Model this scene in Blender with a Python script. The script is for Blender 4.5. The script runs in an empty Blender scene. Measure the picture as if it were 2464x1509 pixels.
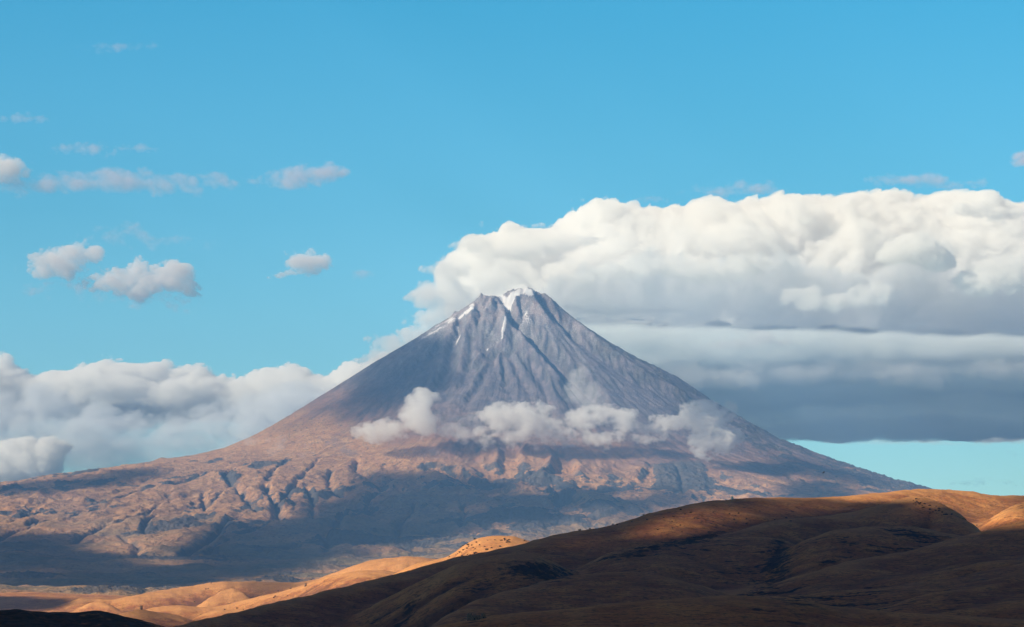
import bpy, math, time
import numpy as np
from math import radians, sin, cos, tan, pi
T0 = time.time()
SC = bpy.context.scene
COL = SC.collection

# ---------------------------------------------------------------- camera
F = 2903.7                      # focal length in pixels of a 1024 wide frame (20 degree lens)
K = 1024 / 2464.0               # my pixel notes are on a 2464 wide grid
HZ = 1430.0                     # eye level on that grid
cam = bpy.data.cameras.new('camera')
cam.sensor_width = 36.0
cam.lens = 36.0 * F / 1024.0
cam.shift_y = (HZ * K - 313.5) / 1024.0
cam.clip_start = 1.0
cam.clip_end = 200000.0
co = bpy.data.objects.new('camera', cam)
COL.objects.link(co)
co.location = (0, 0, 0)
co.rotation_euler = (radians(90), 0, 0)
SC.camera = co

# ---------------------------------------------------------------- sun and sky
SUN_EL = radians(27.0)
sd = np.array([-0.76, -0.65])
sd /= np.linalg.norm(sd)
SUN = np.array([sd[0] * cos(SUN_EL), sd[1] * cos(SUN_EL), sin(SUN_EL)])
sl = bpy.data.lights.new('sun', 'SUN')
sl.energy = 5.0
sl.angle = radians(0.5)
sl.color = (1.0, 0.85, 0.62)
so = bpy.data.objects.new('sun', sl)
COL.objects.link(so)
from mathutils import Vector
so.rotation_euler = Vector(SUN).to_track_quat('Z', 'Y').to_euler()
so.location = (0, 0, 9000)

W = bpy.data.worlds.new('World')
SC.world = W
W.use_nodes = True
nt = W.node_tree
nt.nodes.clear()
def wn(t, **k):
    n = nt.nodes.new(t)
    for a, b in k.items():
        setattr(n, a, b)
    return n
sky = wn('ShaderNodeTexSky', sky_type='NISHITA')
sky.sun_disc = False
sky.sun_elevation = SUN_EL
sky.sun_rotation = math.atan2(SUN[0], SUN[1])
sky.altitude = 1000
sky.air_density = 1.0
sky.dust_density = 0.3
sky.ozone_density = 2.0
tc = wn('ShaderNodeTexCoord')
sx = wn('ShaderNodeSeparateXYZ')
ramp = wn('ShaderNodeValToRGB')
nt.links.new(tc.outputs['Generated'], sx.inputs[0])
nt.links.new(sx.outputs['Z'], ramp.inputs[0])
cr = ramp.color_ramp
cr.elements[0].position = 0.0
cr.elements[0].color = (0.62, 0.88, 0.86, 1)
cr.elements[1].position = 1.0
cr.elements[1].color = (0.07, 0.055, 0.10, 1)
for p, c in ((0.05, (0.56, 0.95, 0.94, 1)), (0.09, (0.48, 1.0, 0.98, 1)), (0.13, (0.30, 0.87, 0.89, 1)), (0.20, (0.145, 0.82, 0.89, 1)), (0.24, (0.10, 0.30, 0.40, 1)), (0.34, (0.10, 0.08, 0.14, 1))):  # stops above the frame: unseen sky darkened and tinted to cut fill light
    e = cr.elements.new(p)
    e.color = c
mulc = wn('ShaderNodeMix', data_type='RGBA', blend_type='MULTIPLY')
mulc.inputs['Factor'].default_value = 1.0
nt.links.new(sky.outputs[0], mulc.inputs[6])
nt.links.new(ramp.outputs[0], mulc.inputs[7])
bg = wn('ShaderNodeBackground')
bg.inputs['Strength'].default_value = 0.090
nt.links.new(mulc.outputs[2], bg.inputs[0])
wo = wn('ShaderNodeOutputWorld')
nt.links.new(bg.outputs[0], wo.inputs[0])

SC.view_settings.view_transform = 'Standard'
SC.view_settings.look = 'None'
SC.view_settings.exposure = 0.85
SC.view_settings.gamma = 1.0
SC.render.engine = 'CYCLES'
cy = SC.cycles
cy.max_bounces = 16
cy.diffuse_bounces = 3
cy.volume_bounces = 12
cy.transparent_max_bounces = 12
cy.use_denoising = True

# ---------------------------------------------------------------- numeric helpers
def hash2(ix, iy, seed):
    h = (ix.astype(np.uint32) * np.uint32(374761393) + iy.astype(np.uint32) * np.uint32(668265263)
         + np.uint32((seed * 2246822519) & 0xffffffff))
    h = (h ^ (h >> np.uint32(13))) * np.uint32(1274126177)
    h ^= h >> np.uint32(16)
    return h
GX = np.cos(np.arange(256) * 2 * pi / 256).astype(np.float32)
GY = np.sin(np.arange(256) * 2 * pi / 256).astype(np.float32)
def noise(x, y, seed=0):
    """gradient noise, about -1..1"""
    fx = np.floor(x); fy = np.floor(y)
    ix = fx.astype(np.int64); iy = fy.astype(np.int64)
    tx = (x - fx).astype(np.float32); ty = (y - fy).astype(np.float32)
    u = tx * tx * tx * (tx * (tx * 6 - 15) + 10); v = ty * ty * ty * (ty * (ty * 6 - 15) + 10)
    def g(a, b, dx, dy):
        h = (hash2(ix + a, iy + b, seed) & np.uint32(255)).astype(np.int64)
        return GX[h] * dx + GY[h] * dy
    n00 = g(0, 0, tx, ty); n10 = g(1, 0, tx - 1, ty); n01 = g(0, 1, tx, ty - 1); n11 = g(1, 1, tx - 1, ty - 1)
    return ((n00 * (1 - u) + n10 * u) * (1 - v) + (n01 * (1 - u) + n11 * u) * v) * 1.5
def fbm(x, y, octs=5, seed=0, gain=0.5, lac=2.03, kind='n'):
    a = 1.0; s = 0.0; t = 0.0
    for o in range(octs):
        n = noise(x, y, seed + o * 17)
        if kind == 'b': n = np.abs(n) * 2 - 0.6          # puffs with creases
        elif kind == 'r': n = 1 - np.abs(n) * 2.2         # ridges
        s = s + a * n; t += a
        x = x * lac + 11.3; y = y * lac - 7.1; a *= gain
    return s / t
def sstep(a, b, x):
    t = np.clip((x - a) / (b - a), 0, 1)
    return t * t * (3 - 2 * t)
def smooth1(a, n):
    k = np.hanning(n + 2)[1:-1]; k /= k.sum()
    p = np.pad(a, n, mode='edge')
    return np.convolve(p, k, 'same')[n:-n]
def spline(xs, ys, x):
    """monotone-ish cubic (Catmull-Rom in x) through the points"""
    xs = np.asarray(xs, float); ys = np.asarray(ys, float)
    d = np.gradient(ys, xs)
    i = np.clip(np.searchsorted(xs, x) - 1, 0, len(xs) - 2)
    h = xs[i + 1] - xs[i]; t = np.clip((x - xs[i]) / h, 0, 1)
    return ((2*t**3 - 3*t**2 + 1) * ys[i] + (t**3 - 2*t**2 + t) * h * d[i] + (-2*t**3 + 3*t**2) * ys[i+1] + (t**3 - t**2) * h * d[i+1])
def px2dir(px, py):
    return (np.asarray(px, float) * K - 512.0) / F, (HZ - np.asarray(py, float)) * K / F
def w2px(x, y, z):
    return (x / y * F + 512.0) / K, HZ - z / y * F / K
def bilin(H, gx, gy):
    n, m = H.shape
    gx = np.clip(gx, 0, m - 1.001); gy = np.clip(gy, 0, n - 1.001)
    i = gx.astype(np.int64); j = gy.astype(np.int64)
    fx = gx - i; fy = gy - j
    return (H[j, i] * (1-fx) * (1-fy) + H[j, i+1] * fx * (1-fy) + H[j+1, i] * (1-fx) * fy + H[j+1, i+1] * fx * fy)
def grid_mesh(name, X, Y, Z, attrs=None, smooth=True):
    n, m = X.shape
    me = bpy.data.meshes.new(name)
    me.vertices.add(n * m)
    me.vertices.foreach_set('co', np.stack([X, Y, Z], -1).astype(np.float32).ravel())
    a = (np.arange(n - 1)[:, None] * m + np.arange(m - 1)[None, :]).ravel()
    q = np.stack([a, a + 1, a + m + 1, a + m], -1).astype(np.int32)
    me.loops.add(q.size); me.polygons.add(len(q))
    me.loops.foreach_set('vertex_index', q.ravel())
    me.polygons.foreach_set('loop_start', np.arange(len(q), dtype=np.int32) * 4)
    me.polygons.foreach_set('use_smooth', np.full(len(q), smooth))
    me.update(calc_edges=True)
    for k, v in (attrs or {}).items():
        at = me.attributes.new(k, 'FLOAT', 'POINT')
        at.data.foreach_set('value', v.astype(np.float32).ravel())
    return me
def link(name, me, mat=None, label=None, cat=None, group=None, kind=None, parent=None):
    o = bpy.data.objects.new(name, me)
    COL.objects.link(o)
    if mat is not None: o.data.materials.append(mat)
    if label: o['label'] = label
    if cat: o['category'] = cat
    if group: o['group'] = group
    if kind: o['kind'] = kind
    if parent is not None: o.parent = parent
    return o

# ---------------------------------------------------------------- the volcano: height field
CX, CY = 23.0, 20000.0
GS = 15.0
gx0, gx1, gy0, gy1 = -5200.0, 5400.0, 8000.0, 22600.0
xs_ = np.arange(gx0, gx1, GS); ys_ = np.arange(gy0, gy1, GS)
XG, YG = np.meshgrid(xs_, ys_)
def prof(pts):
    r, z = zip(*pts)
    rr = np.arange(0, 20000, 10.0)
    zz = smooth1(np.interp(rr, r, z), 9)
    return lambda q: np.interp(q, rr, zz)
PL = prof([(0, 2085), (250, 2045), (430, 1945), (687, 1764), (973, 1597), (1260, 1417), (1546, 1237), (1775, 1108), (2004, 1008), (2405, 925), (2800, 858), (3549, 765), (5200, 600), (20000, 0)])
PR = prof([(0, 2085), (200, 2050), (300, 1975), (420, 1890), (658, 1732), (1030, 1537), (1403, 1303), (1804, 1074), (2290, 888), (2806, 739), (3500, 590), (5500, 350), (20000, 0)])
PF = prof([(0, 2085), (150, 2020), (300, 1900), (700, 1600), (1200, 1270), (1700, 1000), (2200, 810), (2700, 690), (3400, 570), (4600, 410), (6000, 265), (7500, 150), (9000, 70), (10500, 15), (12000, -10), (20000, -30)])
PB = prof([(0, 2085), (300, 1900), (2000, 900), (20000, 0)])
def base_volcano(x, y):
    dx = x - CX; dy = y - CY
    wx = fbm(x / 900, y / 900, 3, 5) * 90 * sstep(300, 1500, np.hypot(dx, dy))
    r = np.hypot(dx, dy) + wx
    r = np.abs(r) + 1e-3
    c = dx / np.hypot(dx, dy + 1e-6); s = dy / np.hypot(dx + 1e-6, dy)
    wl = np.clip(-c, 0, 1) ** 2; wr = np.clip(c, 0, 1) ** 2; wf = np.clip(-s, 0, 1) ** 2; wb = np.clip(s, 0, 1) ** 2
    # on the lower slopes the left shoulder reaches further round to the front
    t = wl + wr + wf + wb
    return (wl * PL(r) + wr * PR(r) + wf * PF(r) + wb * PB(r)) / t
H = base_volcano(XG, YG)

def cast_px(Hf, px, py, ylo, yhi, n=900):
    """where the line of sight through a noted pixel first meets height field Hf(x, y)"""
    dx, dz = px2dir(px, py)
    Y = np.linspace(ylo, yhi, n)
    x = dx[:, None] * Y[None]; z = dz[:, None] * Y[None]
    h = Hf(x, np.broadcast_to(Y, x.shape))
    hit = h >= z
    k = np.where(hit.any(1), hit.argmax(1), n - 1)
    return np.stack([dx * Y[k], Y[k]], -1)
def Hg(x, y):
    return bilin(H, (x - gx0) / GS, (y - gy0) / GS)
def dist_line(P, Xq, Yq):
    """distance to a polyline, and how far along it (0..1)"""
    best = np.full(Xq.shape, 1e9); along = np.zeros(Xq.shape); side = np.zeros(Xq.shape)
    L = np.r_[0, np.cumsum(np.hypot(*np.diff(P, axis=0).T))]
    for i in range(len(P) - 1):
        a, b = P[i], P[i + 1]
        d = b - a; l2 = max((d ** 2).sum(), 1e-6)
        t = np.clip(((Xq - a[0]) * d[0] + (Yq - a[1]) * d[1]) / l2, 0, 1)
        ex = Xq - a[0] - t * d[0]; ey = Yq - a[1] - t * d[1]
        q = np.hypot(ex, ey)
        m = q < best
        best = np.where(m, q, best); along = np.where(m, (L[i] + t * math.sqrt(l2)) / L[-1], along)
        side = np.where(m, np.sign(d[0] * ey - d[1] * ex), side)
    return best, along, side
def carve(pts, width, depth, fade=0.12, wob=1.0):
    p = np.array(pts, float)
    P = cast_px(Hg, p[:, 0], p[:, 1], 9000, 21000)
    # denser, slightly wandering line
    t = np.linspace(0, 1, len(P) * 6)
    L = np.r_[0, np.cumsum(np.hypot(*np.diff(P, axis=0).T))]; L /= L[-1]
    P = np.stack([np.interp(t, L, P[:, 0]), np.interp(t, L, P[:, 1])], -1)
    P[:, 0] += wob * width * 0.5 * noise(P[:, 1] / (width * 3), P[:, 0] / (width * 3) + 7.7, 3)
    m = width * 4
    i0 = int(max(0, (P[:, 0].min() - m - gx0) / GS)); i1 = int(min(XG.shape[1], (P[:, 0].max() + m - gx0) / GS))
    j0 = int(max(0, (P[:, 1].min() - m - gy0) / GS)); j1 = int(min(XG.shape[0], (P[:, 1].max() + m - gy0) / GS))
    sl_ = (slice(j0, j1), slice(i0, i1))
    d, al, sd_ = dist_line(P, XG[sl_], YG[sl_])
    w = width * (0.6 + 0.8 * al)
    f = sstep(0, fade, al) * sstep(1.0, 1 - fade * 0.7, al)
    H[sl_] -= depth * f * np.exp(-(d / w) ** 1.6)
# upper cone: the snow gully under the notch and the big shaded ravine
carve([(1216, 712), (1222, 735), (1228, 755), (1245, 775), (1266, 797), (1290, 819), (1322, 851), (1354, 885), (1382, 915), (1415, 955), (1450, 1000)], 48, 105, .1, .3)
carve([(1216, 708), (1220, 722), (1224, 740)], 40, 25, .2, 0)
carve([(1205, 745), (1222, 762), (1215, 790), (1206, 830)], 40, -42, .1, .2)
carve([(1240, 790), (1265, 830), (1300, 870), (1330, 905), (1365, 950)], 45, -40)
# left rock rib and its shaded side
carve([(1112, 745), (1105, 770), (1097, 801), (1088, 847), (1080, 885), (1060, 921), (1056, 986)], 32, 60)
carve([(1130, 735), (1140, 750), (1120, 790), (1112, 850), (1105, 900)], 40, -30)
carve([(1160, 715), (1150, 735), (1170, 755)], 26, 22)
carve([(1185, 722), (1178, 740), (1160, 760)], 22, -25)
# right dome ribs
carve([(1250, 722), (1258, 745), (1268, 765)], 26, 50)
carve([(1268, 712), (1285, 735), (1300, 760), (1330, 790)], 30, -36)
carve([(1310, 720), (1325, 745), (1360, 785)], 24, 34)
carve([(1345, 740), (1390, 785), (1440, 825), (1500, 870), (1560, 910), (1620, 945), (1690, 985)], 45, -40)
carve([(1330, 760), (1380, 805), (1430, 850), (1500, 905), (1570, 950)], 40, 32)
# fans of the middle cone
for g_ in ([(1199, 838), (1185, 870), (1153, 921), (1125, 963), (1105, 1000)],
           [(1209, 847), (1213, 894), (1222, 940), (1228, 985)],
           [(1222, 842), (1245, 880), (1262, 925), (1270, 975)],
           [(1269, 850), (1306, 917), (1320, 977), (1330, 1010)],
           [(1180, 850), (1192, 890), (1205, 925), (1210, 960)],
           [(1140, 880), (1122, 920), (1110, 950)],
           [(1345, 905), (1372, 950), (1392, 1000)],
           [(1020, 850), (985, 900), (950, 950)], [(1060, 820), (1030, 860), (1000, 905)]):
    carve(g_, 26, 36)
for g_ in ([(1192, 842), (1170, 880), (1140, 925), (1110, 975)], [(1204, 846), (1200, 890), (1206, 940)],
           [(1232, 845), (1255, 890), (1275, 940)], [(1285, 860), (1318, 915), (1340, 970)], [(1160, 850), (1135, 900)]):
    carve(g_, 24, -26)
# lower fans
for g_, w_, d_ in (([(1100, 1050), (1116, 1070), (1139, 1107), (1186, 1149), (1227, 1177)], 45, 45),
                   ([(1200, 1075), (1196, 1110), (1190, 1130)], 30, -30), ([(1265, 1070), (1258, 1100), (1254, 1125)], 30, -34),
                   ([(1230, 1060), (1225, 1100), (1228, 1140), (1240, 1165)], 60, 55),
                   ([(1311, 1075), (1329, 1107), (1311, 1153), (1302, 1172)], 34, -50),
                   ([(1340, 1090), (1360, 1125), (1372, 1160)], 55, 55), ([(1376, 1100), (1395, 1130), (1402, 1165)], 30, -30),
                   ([(1478, 1070), (1484, 1110), (1487, 1153)], 34, 40), ([(1535, 1050), (1571, 1107), (1562, 1150), (1550, 1180)], 24, 34),
                   ([(1685, 1095), (1705, 1126), (1708, 1155), (1714, 1190)], 20, 30), ([(1715, 1110), (1728, 1149), (1738, 1190)], 20, 28),
                   ([(1020, 1120), (1090, 1145), (1150, 1175), (1220, 1195)], 70, 60)):
    carve(g_, w_, d_)
# left flank: long ravines and short dark cuts
RAV = (([(254, 1224), (169, 1244), (85, 1262), (42, 1278), (0, 1297), (-60, 1330)], 26, 24),
                   ([(578, 1117), (480, 1148), (409, 1165), (339, 1176), (268, 1201), (197, 1223)], 28, 26),
                   ([(420, 1185), (380, 1215), (330, 1240), (282, 1258), (254, 1269), (198, 1292), (172, 1314)], 24, 24),
                   ([(600, 1110), (560, 1130), (539, 1148), (562, 1173), (581, 1187), (604, 1216), (630, 1235)], 30, 40),
                   ([(488, 1180), (491, 1216), (500, 1235)], 22, 26), ([(290, 1290), (305, 1303), (333, 1323), (325, 1340)], 22, 24),
                   ([(640, 1160), (640, 1180), (650, 1199), (668, 1230), (672, 1255)], 34, 46),
                   ([(720, 1160), (695, 1185), (675, 1215)], 26, 34), ([(740, 1170), (746, 1190), (754, 1213), (751, 1252)], 26, 34),
                   ([(862, 1100), (853, 1134), (881, 1142), (900, 1165)], 34, 44), ([(925, 1180), (885, 1204), (887, 1218), (893, 1245)], 26, 36),
                   ([(800, 1125), (790, 1150), (800, 1180), (830, 1200)], 26, 30), ([(960, 1150), (930, 1165), (900, 1180)], 26, 28),
                   ([(604, 1235), (540, 1262), (520, 1290), (470, 1320), (440, 1345)], 30, 34),
                   ([(690, 1250), (620, 1268), (560, 1285)], 30, 30), ([(780, 1280), (786, 1310), (790, 1330)], 24, 24),
       ([(120, 1215), (100, 1232), (60, 1245), (20, 1262)], 20, 20), ([(380, 1240), (352, 1262), (340, 1290)], 20, 22), ([(560, 1290), (520, 1312), (500, 1340)], 22, 24),
       ([(700, 1100), (660, 1130), (640, 1160)], 24, 26), ([(770, 1100), (735, 1135), (720, 1160)], 24, 26), ([(540, 1180), (515, 1205), (470, 1225), (420, 1240)], 22, 24),
       ([(1000, 1210), (985, 1240), (960, 1270), (955, 1300)], 26, 28), ([(1100, 1200), (1120, 1235), (1110, 1270)], 26, 26), ([(830, 1225), (815, 1260), (770, 1300)], 26, 28),
       ([(1330, 1180), (1345, 1205), (1330, 1235)], 22, 22), ([(1620, 1110), (1640, 1150), (1645, 1190)], 20, 24), ([(1830, 1120), (1900, 1150), (1960, 1170), (2010, 1190)], 22, 22))
for g_, w_, d_ in RAV:
    carve(g_, w_ * .8, d_ * .6)
# broad swells: old lava lobes on the flank, and shelves on the left shoulder
Rg = np.hypot(XG - CX, YG - CY)
lob = sstep(1900, 3200, Rg)
AG = np.arctan2(XG - CX, -(YG - CY)) + .06 * fbm(XG / 700, YG / 700, 3, 24)
H += lob * (fbm(XG / 620, YG / 900, 5, 21, kind='b') * 34 + fbm(XG / 220, YG / 260, 4, 33, kind='b') * 9 + fbm(AG * 9, Rg / 2600, 5, 22, kind='r', gain=.6) * 50 * sstep(7500, 4500, Rg))
carve([(1310, 1218), (1350, 1207), (1400, 1205), (1440, 1215), (1470, 1235)], 150, -55, .3, 0)
carve([(1400, 1240), (1440, 1235), (1480, 1245)], 90, -40, .3, 0)
carve([(80, 1208), (110, 1192), (150, 1200), (190, 1207)], 60, -32, .3, 0)
carve([(0, 1180), (120, 1172), (230, 1150), (330, 1135), (400, 1128)], 60, 40, .1, 0)
carve([(560, 1220), (640, 1205), (700, 1222)], 50, -25, .3, 0)
carve([(1190, 1255), (1230, 1225), (1270, 1255)], 110, -45, .3, 0)

# ---- rain erosion: drops run down, cut and drop their load
def erode(H, n_batch, nd, steps, seed, er=0.32, dep=0.25, cap=4.5, inert=0.25):
    rng = np.random.default_rng(seed)
    n, m = H.shape
    Hf = H.ravel()
    for b in range(n_batch):
        px = rng.uniform(2, m - 4, nd); py = rng.uniform(2, n - 4, nd)
        dx = np.zeros(nd); dy = np.zeros(nd); vel = np.ones(nd); wat = np.ones(nd); sed = np.zeros(nd)
        for s in range(steps):
            i = px.astype(np.int64); j = py.astype(np.int64)
            fx = px - i; fy = py - j
            k = j * m + i
            a = Hf[k]; c = Hf[k + 1]; d = Hf[k + m]; e = Hf[k + m + 1]
            gx = (c - a) * (1 - fy) + (e - d) * fy
            gy = (d - a) * (1 - fx) + (e - c) * fx
            h = a * (1-fx) * (1-fy) + c * fx * (1-fy) + d * (1-fx) * fy + e * fx * fy
            dx = dx * inert - gx * (1 - inert); dy = dy * inert - gy * (1 - inert)
            l = np.hypot(dx, dy) + 1e-9
            dx /= l; dy /= l
            nx = px + dx; ny = py + dy
            ok = (nx > 1) & (nx < m - 3) & (ny > 1) & (ny < n - 3)
            nx = np.where(ok, nx, px); ny = np.where(ok, ny, py)
            i2 = nx.astype(np.int64); j2 = ny.astype(np.int64)
            gx2 = nx - i2; gy2 = ny - j2
            k2 = j2 * m + i2
            h2 = Hf[k2] * (1-gx2) * (1-gy2) + Hf[k2+1] * gx2 * (1-gy2) + Hf[k2+m] * (1-gx2) * gy2 + Hf[k2+m+1] * gx2 * gy2
            dh = h2 - h
            c_ = np.maximum(-dh / GS, 0.01) * vel * wat * cap
            up = dh > 0
            amt = np.where(up, np.minimum(dh, sed), np.where(sed > c_, (sed - c_) * dep, -np.minimum((c_ - sed) * er, np.maximum(-dh, 0))))
            amt = np.where(ok, amt, 0)
            sed = sed - amt
            Hf += np.bincount(np.concatenate([k, k + 1, k + m, k + m + 1]),
                              np.concatenate([amt * (1-fx) * (1-fy), amt * fx * (1-fy), amt * (1-fx) * fy, amt * fx * fy]), n * m)
            vel = np.sqrt(np.clip(vel * vel - dh * 0.05, 0.05, 9))
            wat *= 0.985
            px, py = nx, ny
    return Hf.reshape(n, m)
H0 = H.copy()
H += sstep(600, 1500, Rg) * fbm(XG / 130, YG / 130, 4, 51) * 9
H += fbm(XG / 60, YG / 60, 3, 52) * 2.5
H = erode(H, 18, 45000, 100, 7, er=.36, cap=5.5)
# a touch of slumping
for _ in range(2):
    P_ = np.pad(H, 1, mode='edge')
    H = H * 0.72 + 0.07 * (P_[:-2, 1:-1] + P_[2:, 1:-1] + P_[1:-1, :-2] + P_[1:-1, 2:])
def blur(a, n):
    for _ in range(n):
        q = np.pad(a, 1, mode='edge')
        a = (q[1:-1, 1:-1] * 4 + 2 * (q[:-2, 1:-1] + q[2:, 1:-1] + q[1:-1, :-2] + q[1:-1, 2:]) + q[:-2, :-2] + q[2:, 2:] + q[:-2, 2:] + q[2:, :-2]) / 16
    return a
lo_ = blur(H, 14)
hp_ = H - lo_
H = lo_ + hp_ * (1 + .15 * lob + .5 * sstep(900, 300, Rg)) - lob * .9 * np.clip(-hp_ - 4, 0, 25)
for g_, w_, d_ in RAV:
    carve(g_, w_ * .55, d_ * .85, wob=2.2)
print('erosion done', round(time.time() - T0, 1))
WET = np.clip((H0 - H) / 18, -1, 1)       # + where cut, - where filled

# ---- the skyline of the mountain, brought to the noted line
sky_l = [(-300, 1205), (-120, 1180), (0, 1162), (60, 1155), (110, 1145), (180, 1137), (250, 1128), (330, 1118), (395, 1106), (420, 1103), (470, 1095), (540, 1078), (620, 1043), (700, 998), (800, 935),
         (900, 872), (1000, 814), (1050, 781), (1080, 764), (1095, 754), (1120, 741), (1140, 727), (1152, 717), (1158, 712), (1166, 714), (1185, 714), (1200, 717), (1212, 712), (1222, 704), (1236, 698),
         (1252, 697), (1264, 697), (1270, 694), (1280, 700), (1292, 707), (1306, 710), (1320, 716), (1334, 727), (1345, 738), (1380, 765), (1420, 792), (1470, 825), (1530, 860), (1600, 893), (1640, 915),
         (1680, 940), (1730, 975), (1800, 1015), (1870, 1055), (1950, 1085), (2040, 1120), (2120, 1145), (2220, 1172), (2300, 1192), (2500, 1235), (2800, 1270)]
skx, skz = zip(*sky_l)
def skyline_fix(Hfn_grid):
    u = (np.arange(-420, 2900, 4.0))
    Y = np.arange(18200.0, 22000, 15)
    dxu = (u * K - 512) / F
    X_ = dxu[:, None] * Y[None]
    elev = bilin(Hfn_grid, (X_ - gx0) / GS, (Y[None] + 0 * X_ - gy0) / GS) / Y[None]
    k = elev.argmax(1)
    want = (HZ - np.interp(u, skx, skz)) * K / F
    dz = (want - elev[np.arange(len(u)), k]) * Y[k]
    yc = smooth1(Y[k].astype(float), 15)
    return u, dz, yc
for it in range(3):
    u, dz, yc = skyline_fix(H)
    UG = (XG / YG * F + 512) / K
    d_ = np.interp(UG, u, dz); c_ = np.interp(UG, u, yc)
    near = 260 + 900 * sstep(300, 2500, Rg)
    if it: near = near * 0.6
    H += d_ * np.exp(-((YG - c_) / near) ** 2)

def bicub(Hm, gx, gy):
    n, m = Hm.shape
    gx = np.clip(gx, 1, m - 3.001); gy = np.clip(gy, 1, n - 3.001)
    i = gx.astype(np.int64); j = gy.astype(np.int64); fx = gx - i; fy = gy - j
    def w(t): return (-.5*t + t*t - .5*t**3, 1 - 2.5*t*t + 1.5*t**3, .5*t + 2*t*t - 1.5*t**3, -.5*t*t + .5*t**3)
    wx = w(fx); wy = w(fy); s = 0
    for a in range(4):
        r_ = sum(wx[b] * Hm[j + a - 1, i + b - 1] for b in range(4))
        s = s + wy[a] * r_
    return s
# rows of the mesh: closer together where the slope stands steep to the eye
yy = [8300.0]
while yy[-1] < 22400:
    Y = yy[-1]; r = max(CY - Y, 0)
    if Y < CY + 250:
        s_ = abs(float(PF(max(r - 10, 0)) - PF(r + 10))) / 20 + 0.02
        yy.append(Y + min(16.0, max(5.0, 0.95 * Y / F / s_)))
    else: yy.append(Y + 30)
yy = np.array(yy)
uu = np.arange(-0.222, 0.222, 0.95 / F)
XM = uu[None] * yy[:, None]; YM = np.broadcast_to(yy[:, None], XM.shape).copy()
gxm = (XM - gx0) / GS; gym = (YM - gy0) / GS
ZM = bicub(H, gxm, gym)
RM = np.hypot(XM - CX, YM - CY)
wet = bilin(WET, gxm, gym)
sl_g = np.hypot(*np.gradient(H, GS))
slope = bilin(sl_g, gxm, gym)
dx_ = XM - CX; dy_ = YM - CY
ang = np.arctan2(dx_, -dy_)
# rock patches: lava fields and outcrops
lav = fbm(XM / 700 + 3, YM / 1100, 5, 71)
lav2 = fbm(XM / 180, YM / 260, 5, 72)
rock = sstep(0.02, 0.35, lav + 0.6 * lav2 * 0.6 + 0.25 * sstep(.25, .6, slope) - 0.06 - .10 * sstep(-500, -2200, XM))
PXm, PYm = w2px(XM, YM, ZM)
# rough lava at the foot in the middle, and down the right-hand skyline
foot = np.exp(-(((PXm - 1150) / 420) ** 2 + ((PYm - 1290 + (PXm - 1150) * 0.18) / 42) ** 2))
rs = np.interp(PXm, skx, skz)
rskirt = sstep(95, 20, PYm - rs) * sstep(1330, 1450, PXm) * sstep(900, 1200, np.abs(YM - 0) * 0 + RM + 400)
rock = np.clip(rock * sstep(1900, 2600, RM) * 0.9 + foot * 0.75 * sstep(-.2, .3, lav2 + .1) + rskirt * sstep(-.25, .2, lav2), 0, 1)
det = fbm(XM / 70, YM / 70, 5, 61, gain=.55)
cr_ = fbm(XM / 46, YM / 46, 4, 62, kind='r', gain=.55)
amp = 3.6 + 9.0 * rock + 6.0 * sstep(600, 200, RM)
ZM = ZM + det * amp + cr_ * (rock * 9 + 2.5 * sstep(1800, 3000, RM) + sstep(520, 150, RM) * 20)
# fine radial rills on the scree of the cone
ril = fbm(ang * 42 + .3 * det, RM / 900, 4, 63) * sstep(200, 700, RM) * sstep(3200, 1800, RM)
ril2 = fbm(ang * 130, RM / 500, 3, 64)
mod_ = np.clip(.55 + 1.3 * fbm(XM / 600, YM / 900, 3, 65), .1, 1.6)
ZM = ZM + mod_ * ril * 16 * (0.3 + RM / 1500) * 0.6 + ril2 * 2.5 * sstep(400, 900, RM) * sstep(3000, 1800, RM)
low_ = sstep(1700, 2600, RM) * sstep(9500, 6000, RM)
angw = ang + .05 * fbm(XM / 500, YM / 700, 3, 66)
ZM = ZM + low_ * (fbm(angw * 46, RM / 1500, 4, 67, kind='r', gain=.6) * 7 + fbm(angw * 120, RM / 900, 3, 68) * 4)
# knobs on the skyline
for kx, ky, kr, kh in ((1094, 752, 9, 22), (1158, 711, 8, 14), (1268, 693, 7, 10), (412, 1103, 30, 14), (330, 1117, 40, 8), (1310, 708, 12, 10)):
    X0 = (kx * K - 512) / F * 20000
    ZM = ZM + kh * np.exp(-(((XM - X0) / (kr * 1.4)) ** 2 + ((YM - np.interp(kx, u, yc)) / 60) ** 2) ** 0.8)
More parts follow.
